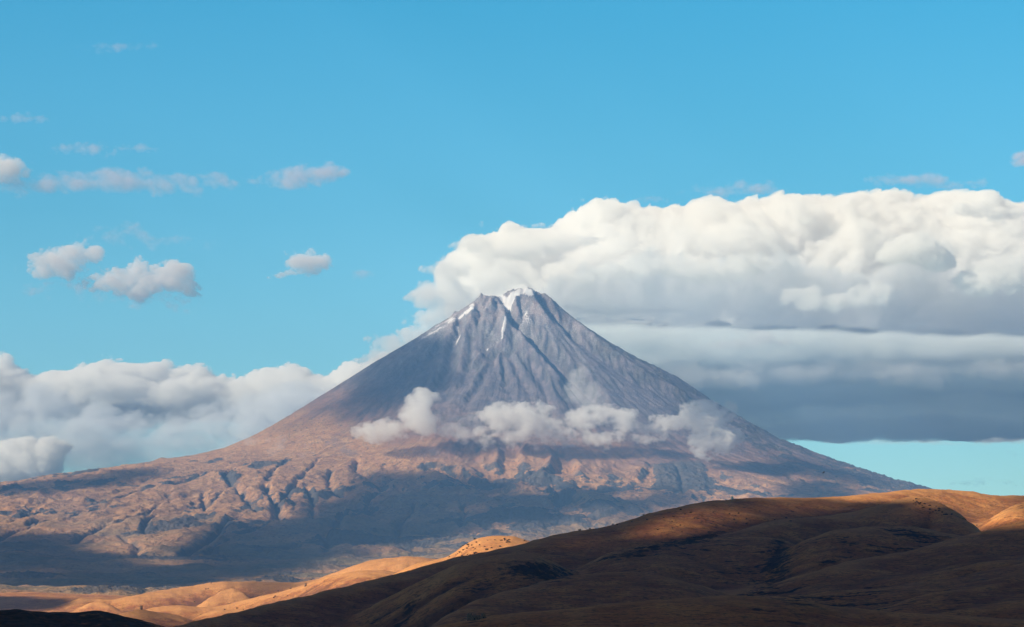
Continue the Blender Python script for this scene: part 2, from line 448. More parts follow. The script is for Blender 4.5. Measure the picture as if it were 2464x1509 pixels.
# height masks
snow = fbm(XM / 90, YM / 90, 5, 81) + 0.5 * fbm(ang * 60, RM / 260, 4, 82)
def blob(cx, cy, ax, ay, rot=0.0):
    c, s = math.cos(rot), math.sin(rot)
    a = ((PXm - cx) * c + (PYm - cy) * s) / ax; b = (-(PXm - cx) * s + (PYm - cy) * c) / ay
    return np.exp(-(a * a + b * b))
top = (YM < CY + 900)
def pline(pts, w):
    d, al, sd_ = dist_line(np.array(pts, float), PXm, PYm)
    return np.exp(-(d / w) ** 2)
near_top = RM < 1500
sn = np.zeros_like(XM)
idx = np.where(near_top.any(1))[0]; js = slice(idx[0], idx[-1] + 1)
PXf, PYf = PXm, PYm
PXm, PYm = PXf[js], PYf[js]
s1 = (1.8 * pline([(1205, 716), (1218, 730), (1223, 748)], 6) + 2.0 * pline([(1222, 732), (1235, 712), (1255, 702), (1280, 706)], 8)
      + 1.1 * pline([(1165, 713), (1195, 714), (1212, 718)], 4)
      + .8 * pline([(1140, 737), (1122, 752), (1107, 766)], 5) + .7 * pline([(1100, 790), (1106, 810), (1098, 830)], 5)
      + .85 * pline([(1216, 765), (1209, 800), (1208, 815), (1190, 830), (1170, 842)], 3.5)
      + .4 * pline([(1135, 735), (1095, 762), (1040, 797), (1000, 822)], 9)
      + .30 * blob(1262, 752, 60, 30) + .34 * pline([(1340, 770), (1420, 830), (1500, 880), (1560, 925)], 20) + .35 * pline([(1260, 770), (1330, 850), (1400, 920)], 20)
      + .42 * blob(1170, 780, 60, 35) + .45 * blob(1060, 800, 60, 25, -.6))
sn[js] = s1
PXm, PYm = PXf, PYf
snow = np.clip(sstep(0.2, 1.3, sn + 0.75 * snow * sstep(0.1, .5, sn)), 0, 1)
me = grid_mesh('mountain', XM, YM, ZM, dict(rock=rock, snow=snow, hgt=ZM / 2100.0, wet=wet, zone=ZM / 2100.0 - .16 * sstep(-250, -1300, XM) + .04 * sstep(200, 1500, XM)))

# ---------------------------------------------------------------- materials
class NT:
    def __init__(s, name):
        s.m = bpy.data.materials.new(name); s.m.use_nodes = True
        s.t = s.m.node_tree; s.t.nodes.clear()
        s.out = s.t.nodes.new('ShaderNodeOutputMaterial')
        s.geo = None
    def n(s, typ, **k):
        x = s.t.nodes.new(typ)
        for a, b in k.items(): setattr(x, a, b)
        return x
    def set(s, sock, v):
        if isinstance(v, (int, float)): sock.default_value = v
        elif isinstance(v, tuple): sock.default_value = v if len(v) == 4 or sock.type == 'VECTOR' else v + (1,)
        else: s.t.links.new(v, sock)
    def attr(s, name):
        return s.n('ShaderNodeAttribute', attribute_name=name).outputs['Fac']
    def pos(s):
        return s.n('ShaderNodeNewGeometry').outputs['Position']
    def noise(s, scale, detail=4, rough=.55, vec=None, stretch=None, dist=0.0):
        v = vec or s.pos()
        mp = s.n('ShaderNodeVectorMath', operation='MULTIPLY')
        s.set(mp.inputs[0], v); st = stretch or (1, 1, 1)
        mp.inputs[1].default_value = tuple(a / scale for a in st)
        x = s.n('ShaderNodeTexNoise'); s.set(x.inputs['Vector'], mp.outputs[0])
        x.inputs['Scale'].default_value = 1.0; x.inputs['Detail'].default_value = detail
        x.inputs['Roughness'].default_value = rough; x.inputs['Distortion'].default_value = dist
        return x.outputs['Fac']
    def math(s, op, a, b=0.0, c=None):
        x = s.n('ShaderNodeMath', operation=op)
        s.set(x.inputs[0], a); s.set(x.inputs[1], b)
        if c is not None: s.set(x.inputs[2], c)
        return x.outputs[0]
    def step(s, v, a, b, lo=0.0, hi=1.0):
        x = s.n('ShaderNodeMapRange', interpolation_type='SMOOTHSTEP')
        s.set(x.inputs['Value'], v)
        x.inputs['From Min'].default_value = a; x.inputs['From Max'].default_value = b
        x.inputs['To Min'].default_value = lo; x.inputs['To Max'].default_value = hi
        return x.outputs['Result']
    def mix(s, f, a, b, blend='MIX'):
        x = s.n('ShaderNodeMix', data_type='RGBA', blend_type=blend)
        s.set(x.inputs['Factor'], f); s.set(x.inputs[6], a); s.set(x.inputs[7], b)
        return x.outputs[2]
    def surf(s, color, rough=.95, bump=None, bstr=.5, bdist=1.0, spec=.15):
        b = s.n('ShaderNodeBsdfPrincipled')
        s.set(b.inputs['Base Color'], color); s.set(b.inputs['Roughness'], rough)
        b.inputs['Specular IOR Level'].default_value = spec
        if bump is not None:
            bp = s.n('ShaderNodeBump'); bp.inputs['Strength'].default_value = bstr; bp.inputs['Distance'].default_value = bdist
            s.set(bp.inputs['Height'], bump); s.t.links.new(bp.outputs[0], b.inputs['Normal'])
        s.t.links.new(b.outputs[0], s.out.inputs['Surface'])
        return s.m

g = NT('volcano_ground')
n1 = g.noise(420, 6); n2 = g.noise(60, 6, .62); n3 = g.noise(14, 4, .6)
hg = g.attr('hgt'); rk = g.attr('rock'); snw = g.attr('snow'); wt = g.attr('wet')
grass = g.mix(g.step(n1, .35, .65), (.50, .262, .125), (.35, .185, .10))
grass = g.mix(g.step(n2, .42, .66), grass, (.56, .33, .16))
grass = g.mix(g.step(n3, .50, .70, 0, .6), grass, (.13, .085, .07))
n6 = g.noise(22, 5, .65, stretch=(1, .6, 1))
grass = g.mix(g.step(n6, .54, .66, 0, .75), grass, (.10, .075, .07))
olive = g.mix(g.step(n2, .4, .6), (.26, .19, .10), (.17, .125, .075))
grass = g.mix(g.math('MULTIPLY', g.step(hg, .26, .10), g.step(g.noise(600, 5, .6), .38, .62)), grass, olive)
rockc = g.mix(g.step(n2, .35, .65), (.060, .062, .07), (.13, .105, .09))
hh = g.math('ADD', g.attr('zone'), g.math('MULTIPLY', g.math('SUBTRACT', n1, .5), .22))
red = g.mix(g.step(n2, .4, .6), (.28, .155, .115), (.20, .13, .11))
scree = g.mix(g.step(n2, .38, .62), (.20, .165, .18), (.115, .105, .13))
col = g.mix(g.step(hh, .33, .45), grass, red)
col = g.mix(g.step(hh, .42, .58), col, scree)
col = g.mix(g.step(g.math('ADD', rk, g.math('MULTIPLY', g.math('SUBTRACT', n3, .5), .6)), .3, .6), col, rockc)
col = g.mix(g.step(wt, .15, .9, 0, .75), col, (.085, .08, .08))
topr = g.mix(g.step(n2, .4, .62), (.24, .155, .14), (.13, .11, .12))
col = g.mix(g.step(hh, .84, .93, 0, .8), col, topr)
sf = g.math('ADD', snw, g.math('MULTIPLY', g.math('SUBTRACT', g.noise(11, 6, .75), .5), 1.9))
n5 = g.noise(7, 3, .6); str_ = g.noise(45, 5, .7, stretch=(1, .25, .3))
dust = g.math('MULTIPLY', g.step(g.math('ADD', hg, g.math('MULTIPLY', g.math('SUBTRACT', str_, .5), .7)), 0.66, 1.0), g.step(n5, .44, .68, .08, .8))
col = g.mix(dust, col, (.60, .61, .64))
col = g.mix(g.step(sf, .38, .78), col, (.74, .74, .77))
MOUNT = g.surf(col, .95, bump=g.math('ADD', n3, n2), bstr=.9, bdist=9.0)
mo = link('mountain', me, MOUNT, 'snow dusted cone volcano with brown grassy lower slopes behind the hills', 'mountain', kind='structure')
print('mountain', round(time.time() - T0, 1), XM.shape)

# ---------------------------------------------------------------- hills in front: crest lines noted as (x, y, distance)
LAY = [  # points, front slope, back slope, roundness
 ('A', [(200, 1560, 2600), (415, 1506, 2800), (600, 1461, 3000), (780, 1420, 3150), (950, 1380, 3300), (1075, 1344, 3400), (1230, 1314, 3500), (1323, 1289, 3600), (1420, 1273, 3680), (1503, 1254, 3750), (1560, 1236, 3800), (1598, 1225, 3830),
        (1683, 1210, 3900), (1763, 1199, 4000), (1850, 1197, 4050), (1950, 1197, 4100), (2033, 1196, 4150), (2133, 1184, 4220), (2180, 1177, 4260), (2208, 1175, 4300), (2283, 1179, 4350), (2383, 1190, 4400), (2464, 1193, 4450), (2900, 1215, 4600)], .20, .35, 60),
 ('B', [(1250, 1420, 3100), (1380, 1372, 3150), (1453, 1335, 3200), (1513, 1318, 3250), (1583, 1306, 3300), (1658, 1297, 3350), (1753, 1294, 3350), (1848, 1293, 3350), (1900, 1300, 3350), (1960, 1325, 3350), (2050, 1380, 3350)], .17, .30, 70),
 ('B2', [(1600, 1330, 3500), (1723, 1289, 3550), (1798, 1268, 3600), (1883, 1250, 3650), (1983, 1241, 3700), (2053, 1231, 3720), (2123, 1211, 3760), (2183, 1196, 3800), (2223, 1194, 3820), (2270, 1208, 3740), (2315, 1234, 3660), (2350, 1264, 3580), (2420, 1335, 3450)], .20, .26, 50),
 ('D', [(2290, 1310, 3850), (2348, 1270, 3880), (2380, 1246, 3900), (2420, 1222, 3920), (2464, 1204, 3950), (2560, 1180, 4000), (2900, 1150, 4100)], .22, .25, 45),
 ('E', [(1850, 1350, 3150), (1920, 1305, 3180), (1998, 1277, 3220), (2083, 1266, 3250), (2183, 1266, 3280), (2233, 1271, 3280), (2308, 1287, 3250), (2400, 1320, 3250)], .19, .27, 60),
 ('F', [(1640, 1470, 2600), (1783, 1423, 2700), (1883, 1393, 2750), (1983, 1364, 2800), (2108, 1338, 2850), (2208, 1316, 2900), (2333, 1283, 2950), (2398, 1267, 3000), (2464, 1252, 3050), (2900, 1190, 3200)], .16, .26, 70),
 ('C', [(1000, 1400, 3000), (1100, 1352, 3020), (1180, 1334, 3050), (1240, 1329, 3050), (1288, 1332, 3050), (1325, 1345, 3050), (1368, 1370, 3050), (1420, 1400, 3050)], .22, .30, 40),
 ('G', [(940, 1550, 2200), (1028, 1506, 2250), (1096, 1463, 2350), (1152, 1438, 2450), (1232, 1415, 2520), (1345, 1390, 2600), (1430, 1378, 2650), (1520, 1375, 2650), (1620, 1390, 2600), (1760, 1430, 2550)], .13, .22, 80),
 ('J', [(1980, 1500, 2050), (2080, 1467, 2100), (2186, 1441, 2150), (2271, 1417, 2200), (2464, 1377, 2300), (2900, 1300, 2500)], .13, .2, 60),
 ('J2', [(1500, 1500, 2150), (1640, 1462, 2200), (1800, 1440, 2250), (1950, 1430, 2300), (2090, 1415, 2350), (2250, 1395, 2400), (2464, 1350, 2500), (2900, 1260, 2600)], .12, .2, 70),
 ('I', [(900, 1535, 1650), (1000, 1513, 1680), (1060, 1501, 1700), (1150, 1488, 1700), (1233, 1479, 1700), (1433, 1455, 1720), (1633, 1441, 1740), (1783, 1434, 1750), (1933, 1445, 1750), (2083, 1469, 1740), (2283, 1480, 1700), (2464, 1490, 1680), (2900, 1510, 1600)], .12, .2, 50),
 ('K', [(-400, 1462, 1500), (0, 1471, 1500), (60, 1468, 1500), (130, 1474, 1510), (198, 1476, 1520), (240, 1473, 1520), (282, 1482, 1520), (339, 1492, 1520), (381, 1503, 1520), (450, 1525, 1520), (600, 1560, 1520)], .12, .2, 30),
 ('L1', [(-400, 1500, 7000), (60, 1476, 7000), (85, 1468, 7000), (118, 1462, 7000), (158, 1450, 7000), (195, 1439, 7000), (220, 1442, 7000), (243, 1441, 7000), (271, 1443, 7000), (308, 1436, 7000), (361, 1424, 7050), (409, 1416, 7100),
         (466, 1410, 7150), (502, 1402, 7200), (536, 1398, 7200), (564, 1400, 7200), (616, 1400, 7200), (715, 1402, 7150), (757, 1393, 7100), (799, 1379, 7050), (856, 1357, 7000), (898, 1347, 7000), (969, 1338, 7000), (1011, 1341, 7000), (1039, 1344, 7000), (1200, 1370, 7000), (2900, 1400, 7000)], .34, .3, 45),
 ('La', [(90, 1500, 6750), (160, 1478, 6800), (215, 1450, 6820), (240, 1446, 6830), (262, 1452, 6800), (300, 1474, 6750), (360, 1500, 6700)], .42, .3, 20),
 ('Lb', [(440, 1480, 6700), (490, 1445, 6750), (530, 1420, 6820), (560, 1412, 6850), (590, 1425, 6800), (620, 1455, 6700), (660, 1490, 6700)], .42, .3, 20),
 ('L2', [(280, 1500, 6200), (340, 1468, 6200), (363, 1463, 6200), (395, 1458, 6200), (425, 1457, 6200), (480, 1461, 6200), (538, 1457, 6200), (580, 1446, 6200), (616, 1436, 6200), (687, 1420, 6150), (743, 1403, 6100), (785, 1387, 6050), (842, 1375, 6000), (884, 1371, 6000), (926, 1373, 6000), (955, 1377, 6000), (1050, 1400, 6000), (2900, 1450, 6000)], .2, .3, 35),
 ('Lc', [(380, 1530, 5600), (423, 1506, 5650), (450, 1495, 5700), (480, 1478, 5750), (520, 1468, 5750), (600, 1465, 5750), (700, 1440, 5750), (800, 1420, 5700), (900, 1410, 5700), (2900, 1470, 5700)], .2, .3, 40),
 ('T', [(230, 1505, 5500), (280, 1481, 5550), (310, 1471, 5580), (340, 1464, 5600), (372, 1471, 5600), (440, 1482, 5600), (490, 1500, 5600), (540, 1530, 5600)], .22, .3, 25),
 ('M', [(900, 1400, 5200), (960, 1376, 5200), (977, 1362, 5200), (1011, 1352, 5200), (1068, 1344, 5200), (1096, 1327, 5200), (1110, 1313, 5200), (1138, 1297, 5200), (1180, 1289, 5200), (1232, 1290, 5200), (1262, 1297, 5200), (1320, 1318, 5200), (1500, 1380, 5200)], .28, .35, 40),
 ('N', [(-400, 1424, 8100), (0, 1426, 8100), (70, 1425, 8100), (140, 1427, 8100), (200, 1432, 8050), (240, 1430, 8050), (310, 1435, 8000), (350, 1437, 8000), (450, 1445, 8000), (2900, 1450, 8000)], .05, .08, 60),
 ('N2', [(-400, 1440, 7600), (60, 1443, 7600), (120, 1436, 7600), (180, 1434, 7600), (260, 1440, 7600), (320, 1446, 7600), (2900, 1465, 7600)], .06, .1, 60),
]
LZ = []
for nm, pts, af, ab, w in LAY:
    p = np.array(pts, float)
    us_ = np.arange(-420, 2900, 3.0)
    py = np.interp(us_, p[:, 0], p[:, 1])
    py = py + 0.55 * np.maximum(p[0, 0] - us_, 0) + 0.55 * np.maximum(us_ - p[-1, 0], 0)
    py = smooth1(py, 7)
    Yk = smooth1(np.interp(us_, p[:, 0], p[:, 2]), 25)
    LZ.append((nm, us_, (HZ - py) * K / F * Yk, Yk, af, ab, w, p[0, 0], p[-1, 0]))
def hill_height(x, y, k=2.6):
    wy = y + 0 * x
    u = (x / wy * F + 512) / K
    base = -62 - 0.0 * y + 6 * fbm(x / 500, wy / 500, 3, 91) + sstep(8200, 9500, wy) * 5
    acc = np.exp(np.clip(base / k, -60, 60))
    wb = fbm(x / 260 + 5, wy / 260, 3, 93)
    for nm, us_, zc, Yk, af, ab, w, ua, ub in LZ:
        z0 = np.interp(u, us_, zc); Y0 = np.interp(u, us_, Yk)
        d = wy - Y0
        df = np.maximum(-d, 0); db = np.maximum(d, 0)
        sc = Y0 / 3500.0
        W_ = w * sc
        # convex crest, then a straight to slightly hollow flank with spurs
        drop = np.where(d < 0, af * (np.sqrt(df * df + W_ * W_) - W_) * (1 + .35 * wb * sstep(0, 150 * sc, df)), ab * (np.sqrt(db * db + W_ * W_) - W_))
        h = z0 - drop
        acc = acc + np.exp(np.clip(h / k, -60, 60))
    return k * np.log(acc)
yr = [1080.0]
while yr[-1] < 8700: yr.append(yr[-1] * 1.0019)
yr = np.array(yr)
uh = np.arange(-0.222, 0.222, 1.0 / F)
XH = uh[None] * yr[:, None]; YH = np.broadcast_to(yr[:, None], XH.shape).copy()
ZH = hill_height(XH, YH)
# drainage on the hill flanks: cut on a regular grid and add back
HS = 9.0
hx = np.arange(-1500, 1500, HS); hy = np.arange(1000, 8700, HS)
HXg, HYg = np.meshgrid(hx, hy)
HB = hill_height(HXg, HYg)
HE = HB + fbm(HXg / 90, HYg / 90, 4, 95) * 2.0
GS_keep = GS; GS = HS
HE = erode(HE, 6, 30000, 70, 11, er=.3, cap=4.5)
GS = GS_keep
for _ in range(2):
    P_ = np.pad(HE, 1, mode='edge')
    HE = HE * 0.6 + 0.1 * (P_[:-2, 1:-1] + P_[2:, 1:-1] + P_[1:-1, :-2] + P_[1:-1, 2:])
DH = np.clip(HE - HB, -14, 8)
inx = (np.abs(XH) < 1450)
dh = bicub(DH, (XH - hx[0]) / HS, (YH - hy[0]) / HS) * sstep(1480, 1380, np.abs(XH))
ZH = ZH + dh
UH = (uh * F + 512) / K
PXh, PYh = w2px(XH, YH, ZH)
# scrub and broken rock: in hollows and along ledges
def blur2(a, n):
    for _ in range(n):
        q = np.pad(a, 2, mode='edge')
        a = (q[2:-2, 2:-2] * 2 + q[:-4, 2:-2] + q[4:, 2:-2] + q[2:-2, :-4] + q[2:-2, 4:]) / 6
    return a
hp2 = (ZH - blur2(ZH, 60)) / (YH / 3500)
st = fbm(XH / 160, YH / 420, 4, 101)
led = fbm(XH / 240, YH / 40 + 2 * st, 4, 102, kind='r')
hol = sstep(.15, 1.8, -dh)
scr = np.clip(sstep(.0, .5, st + .5 * hol + .1) * (.35 + .65 * sstep(-.2, .5, fbm(XH / 24, YH / 34, 3, 103))), 0, 1)
bush = lambda cx, cy, ax, ay, rot=0: np.exp(-((((PXh - cx) * cos(rot) + (PYh - cy) * sin(rot)) / ax) ** 2 + ((-(PXh - cx) * sin(rot) + (PYh - cy) * cos(rot)) / ay) ** 2))
Bm = (1.1 * bush(1290, 1372, 95, 24, .12) + .9 * bush(1872, 1345, 34, 52, .1) + .35 * sstep(1.2, 4.5, -hp2) * (YH < 4200) + .8 * bush(1570, 1318, 120, 13, -.22) +   .45 * bush(2272, 1232, 75, 13, .62) + .7 * bush(1700, 1292, 70, 9, -.2)
      + .7 * bush(2205, 1290, 70, 10, .2) + 1.2 * (YH < 1600) * (XH < -50) + .35 * bush(1150, 1410, 120, 30) + .3 * bush(1850, 1465, 300, 14) + .4 * bush(2300, 1405, 160, 10, -.2) + .4 * bush(1830, 1405, 60, 18, .3))
fine = fbm(XH / 9, YH / 13, 4, 104, gain=.6)
scr = np.clip(scr * (.3 + .2 * (YH < 2600)) * (YH < 5000) + Bm * (.55 + .45 * sstep(-.35, .35, fine)), 0, 1)
scr = np.clip(scr + sstep(.62, .8, led) * (.55 + .3 * (YH < 2700)) * (YH < 4000) * sstep(-.05, .3, st), 0, 1)
ZH = ZH + fbm(XH / 22, YH / 22, 4, 105) * (.9 + 1.6 * scr) * np.clip(YH / 3500, .5, 1.6) + fbm(XH / 60, YH / 140, 3, 106) * 2.2 + fbm(XH / 9, YH / 14, 3, 107) * .35 * (1 + scr)
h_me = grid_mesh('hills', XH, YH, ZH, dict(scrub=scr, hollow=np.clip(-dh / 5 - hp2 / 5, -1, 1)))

g = NT('hill_grass')
n1 = g.noise(150, 5); n2 = g.noise(26, 6, .62); n3 = g.noise(5, 4, .6); n4 = g.noise(40, 5, .6, stretch=(1, 3, 1))
sc = g.attr('scrub'); ho = g.attr('hollow')
gr = g.mix(g.step(n1, .35, .65), (.54, .215, .078), (.35, .125, .062))
gr = g.mix(g.step(n2, .38, .68, 0, .8), gr, (.72, .35, .12))
gr = g.mix(g.step(n4, .52, .70, 0, .6), gr, (.25, .10, .05))
gr = g.mix(g.step(g.noise(1.8, 3, .6), .45, .62, 0, .45), gr, (.20, .085, .045))
gr = g.mix(g.step(n3, .50, .64, 0, .75), gr, (.11, .06, .03))
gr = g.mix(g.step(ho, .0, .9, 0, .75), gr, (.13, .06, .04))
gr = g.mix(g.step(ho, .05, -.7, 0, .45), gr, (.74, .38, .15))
sr = g.mix(g.step(n3, .4, .6), (.025, .022, .018), (.07, .042, .028))
col = g.mix(g.step(g.math('ADD', sc, g.math('MULTIPLY', g.math('SUBTRACT', g.noise(9, 5, .68), .5), 2.2)), .30, .85), gr, sr)
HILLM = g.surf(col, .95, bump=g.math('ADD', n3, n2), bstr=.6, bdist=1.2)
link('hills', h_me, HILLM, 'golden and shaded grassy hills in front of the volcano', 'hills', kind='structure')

# the plain, one sheet out to the horizon, with the rise the camera stands on
r_ = np.concatenate([[0.5], np.geomspace(8, 24000, 90)])
a_ = np.linspace(0, 2 * pi, 145)
RR, AA = np.meshgrid(r_, a_, indexing='ij')
XX = RR * np.sin(AA); YY = RR * np.cos(AA)
ZZ = np.maximum(-1.8 - 0.13 * RR, -72)
g = NT('plain_ground')
n1 = g.noise(900, 6); n2 = g.noise(60, 5)
col = g.mix(g.step(n1, .4, .6), (.20, .135, .08), (.13, .095, .065))
PLM = g.surf(g.mix(g.step(n2, .4, .7), col, (.26, .18, .10)), .95)
link('ground', grid_mesh('ground', XX, YY, ZZ), PLM, 'dry brown plain running out to the horizon', 'ground', kind='structure')
print('hills', round(time.time() - T0, 1), XH.shape)

def ground_z(x, y):
    """height of whatever land lies at x, y"""
    zm = np.where((x > gx0) & (x < gx1) & (y > 8300) & (y < gy1), bilin(H, (x - gx0) / GS, (y - gy0) / GS), -72)
    zh = np.where((y > 1080) & (y < 8600) & (np.abs(x / np.maximum(y, 1)) < .22), hill_height(x, np.clip(y, 1080, 8600)), -72)
    return np.maximum(zm, zh)

# ---------------------------------------------------------------- clouds: closed bodies of even vapour
def vapour(name, dens, col=(.998, .998, .998), aniso=-.15):
    g = NT(name)
    v = g.n('ShaderNodeVolumePrincipled')
    v.inputs['Color'].default_value = col + (1,)
    v.inputs['Density'].default_value = dens
    v.inputs['Anisotropy'].default_value = aniso
    g.t.links.new(v.outputs[0], g.out.inputs['Volume'])
    return g.m
def hull(name, A, B, msk, mat, label, group=None, cat='cloud', kind=None):
    """closed body between two sheets A and B that meet where msk is false"""
    msk = msk.copy(); msk[0] = msk[-1] = False; msk[:, 0] = msk[:, -1] = False
    qm = msk[:-1, :-1] | msk[1:, :-1] | msk[:-1, 1:] | msk[1:, 1:]
    vm = np.zeros_like(msk)
    vm[:-1, :-1] |= qm; vm[1:, :-1] |= qm; vm[:-1, 1:] |= qm; vm[1:, 1:] |= qm
    idx = -np.ones(msk.shape, int); idx[vm] = np.arange(vm.sum()); N = int(vm.sum())
    idb = idx.copy(); mm = msk & vm; idb[mm] = N + np.arange(mm.sum())
    pts = np.concatenate([np.where(msk[..., None], A, (A + B) / 2)[vm], B[mm]])
    c = pts.mean(0) if len(pts) else np.zeros(3)
    pts = pts - c
    j, i = np.nonzero(qm)
    q = np.concatenate([np.stack([idx[j, i], idx[j+1, i], idx[j+1, i+1], idx[j, i+1]], -1),
                        np.stack([idb[j, i], idb[j, i+1], idb[j+1, i+1], idb[j+1, i]], -1)]).astype(np.int32)
    me = bpy.data.meshes.new(name)
    me.vertices.add(len(pts)); me.vertices.foreach_set('co', pts.astype(np.float32).ravel())
    me.loops.add(q.size); me.polygons.add(len(q))
    me.loops.foreach_set('vertex_index', q.ravel())
    me.polygons.foreach_set('loop_start', np.arange(len(q), dtype=np.int32) * 4)
    me.update(calc_edges=True)
    o = link(name, me, mat, label, cat, group, kind)
    o.location = c
    return o
def poly_field(poly, U, V):
    """signed distance to a closed outline, + inside"""
    p = np.array(poly + [poly[0]], float)
    d, _, _ = dist_line(p, U, V)
    ins = np.zeros(U.shape, bool)
    for (x1, y1), (x2, y2) in zip(p[:-1], p[1:]):
        if y1 == y2: continue
        c = ((y1 > V) != (y2 > V)) & (U < (x2 - x1) * (V - y1) / (y2 - y1) + x1)
        ins ^= c
    return np.where(ins, d, -d)

# --- vapour sheets added out of frame towards the sun, shaped to shade chosen land
def caster(name, zc, bx, by, cell, shade, tau_max, label, near_tau=0.0, dens=.004, seed=1, fine=1, col=(.998, .998, .998)):
    X, Y = np.meshgrid(np.arange(bx[0], bx[1], cell), np.arange(by[0], by[1], cell))
    zg = np.zeros(X.shape)
    for _ in range(14):
        t = (zc - zg) / SUN[2]
        gx_ = X - SUN[0] * t; gy_ = Y - SUN[1] * t
        zg = zg * .5 + .5 * ground_z(gx_, np.maximum(gy_, 1.0))
    if fine > 1:                    # finer sheet: the land under it is read from the coarse one
        Xc, Yc = X, Y
        X, Y = np.meshgrid(np.arange(bx[0], bx[1] - cell, cell / fine), np.arange(by[0], by[1] - cell, cell / fine))
        zg = bilin(zg, (X - bx[0]) / cell, (Y - by[0]) / cell)
        t = (zc - zg) / SUN[2]
        gx_ = X - SUN[0] * t; gy_ = Y - SUN[1] * t
    near_ = gy_ < 900
    px, py = w2px(gx_, np.maximum(gy_, 800), zg)
    tau = np.where(near_, near_tau * sstep(-2500, -1500, gy_), shade(gx_, gy_, zg, px, py))
    tau = smooth2(np.clip(tau, 0, tau_max))
    T = tau / dens * SUN[2]
    msk = tau > .04
    bump_ = (fbm(X / 700, Y / 700, 4, seed, kind='b') + .6) * 120
    A = np.stack([X, Y, zc + T * .7], -1); B = np.stack([X, Y, zc - T * .3], -1)
    return hull(name, A[::-1], B[::-1], msk[::-1], vapour('added_shade_vapour_' + name, dens, col), label, group='unseen cloud sheets added to shade the land')
def smooth2(a):
    for _ in range(2):
        p = np.pad(a, 1, mode='edge')
        a = (p[1:-1, 1:-1] * 2 + p[:-2, 1:-1] + p[2:, 1:-1] + p[1:-1, :-2] + p[1:-1, 2:]) / 6
    return a
def soft(poly, px, py, s):
    return sstep(-s, s, poly_field(poly, px, py))
def shade_mountain(x, y, z, px, py):
    wx = px + 60 * fbm(x / 800, y / 800, 5, 201, gain=.6); wy = py + 34 * fbm(x / 800 + 9, y / 800, 5, 202, gain=.6)
    t = np.zeros(x.shape)
    rr_ = np.hypot(x - CX, y - CY); aa_ = np.arctan2(x - CX, -(y - CY))
    strk = np.clip(.75 + 1.5 * fbm(aa_ * 22, rr_ / 1500, 5, 206, gain=.6), .0, 1.7)
    t = np.maximum(t, 1.1 * np.clip(strk - .55, 0, 2) * soft([(620, 1040), (760, 960), (860, 905), (960, 980), (900, 1035), (760, 1060)], wx, wy, 20))
    t = np.maximum(t, 1.7 * strk * soft([(842, 925), (900, 865), (980, 812), (1050, 805), (1070, 850), (1080, 900), (1060, 945), (1020, 965), (940, 975), (880, 995), (830, 1010), (880, 965), (830, 985), (780, 1020), (820, 970)], wx, wy, 12))
    holes = np.clip(.95 + 1.5 * fbm(x / 420, y / 620, 5, 205, gain=.6), .12, 1.3)
    t = np.maximum(t, 3.0 * holes * soft([(880, 1150), (960, 1140), (1060, 1150), (1160, 1160), (1300, 1190), (1440, 1190), (1520, 1210), (1530, 1230), (1420, 1225), (1300, 1245), (1180, 1262), (1080, 1290), (960, 1315), (860, 1330),
                                  (760, 1345), (640, 1390), (540, 1400), (420, 1425), (-100, 1450), (-100, 1302), (80, 1300), (160, 1300), (230, 1335), (300, 1352), (400, 1365), (455, 1350), (470, 1310), (520, 1270), (600, 1262), (690, 1262), (760, 1225), (840, 1200)], wx, wy, 14))
    t = np.maximum(t, 1.8 * soft([(-100, 1182), (60, 1172), (180, 1156), (300, 1136), (400, 1132), (400, 1142), (330, 1156), (250, 1172), (120, 1186), (-100, 1198)], wx * .5 + px * .5, wy * .35 + py * .65, 7))
    t = np.maximum(t, 2.4 * soft([(1870, 1178), (1930, 1166), (2010, 1170), (2090, 1185), (2060, 1215), (1900, 1200)], wx, wy, 5))
    t = np.maximum(t, 1.5 * soft([(1860, 1112), (1890, 1112), (1960, 1130), (2060, 1150), (2120, 1170), (2050, 1165), (1940, 1148), (1820, 1128), (1740, 1120)], wx, wy, 5))
    t = np.maximum(t, 1.6 * soft([(1540, 1190), (1640, 1180), (1700, 1190), (1620, 1225), (1480, 1250)], wx, wy, 10))
    far = (px < -60) | (px > 2520)
    t = np.where(far, 1.2 * sstep(.0, .4, fbm(x / 1500, y / 1500, 3, 203)), t)
    return 1.5 * t * (y > 8600)
caster('cloud', 5600.0, (-11500, 1500), (2500, 15500), 55.0, shade_mountain, 4.5, 'unseen ragged cloud sheet added high outside the frame to shade the volcano', dens=.02, seed=3, col=(.70, .70, .74))  # added shade caster, cut to the wanted shadow outlines on the volcano
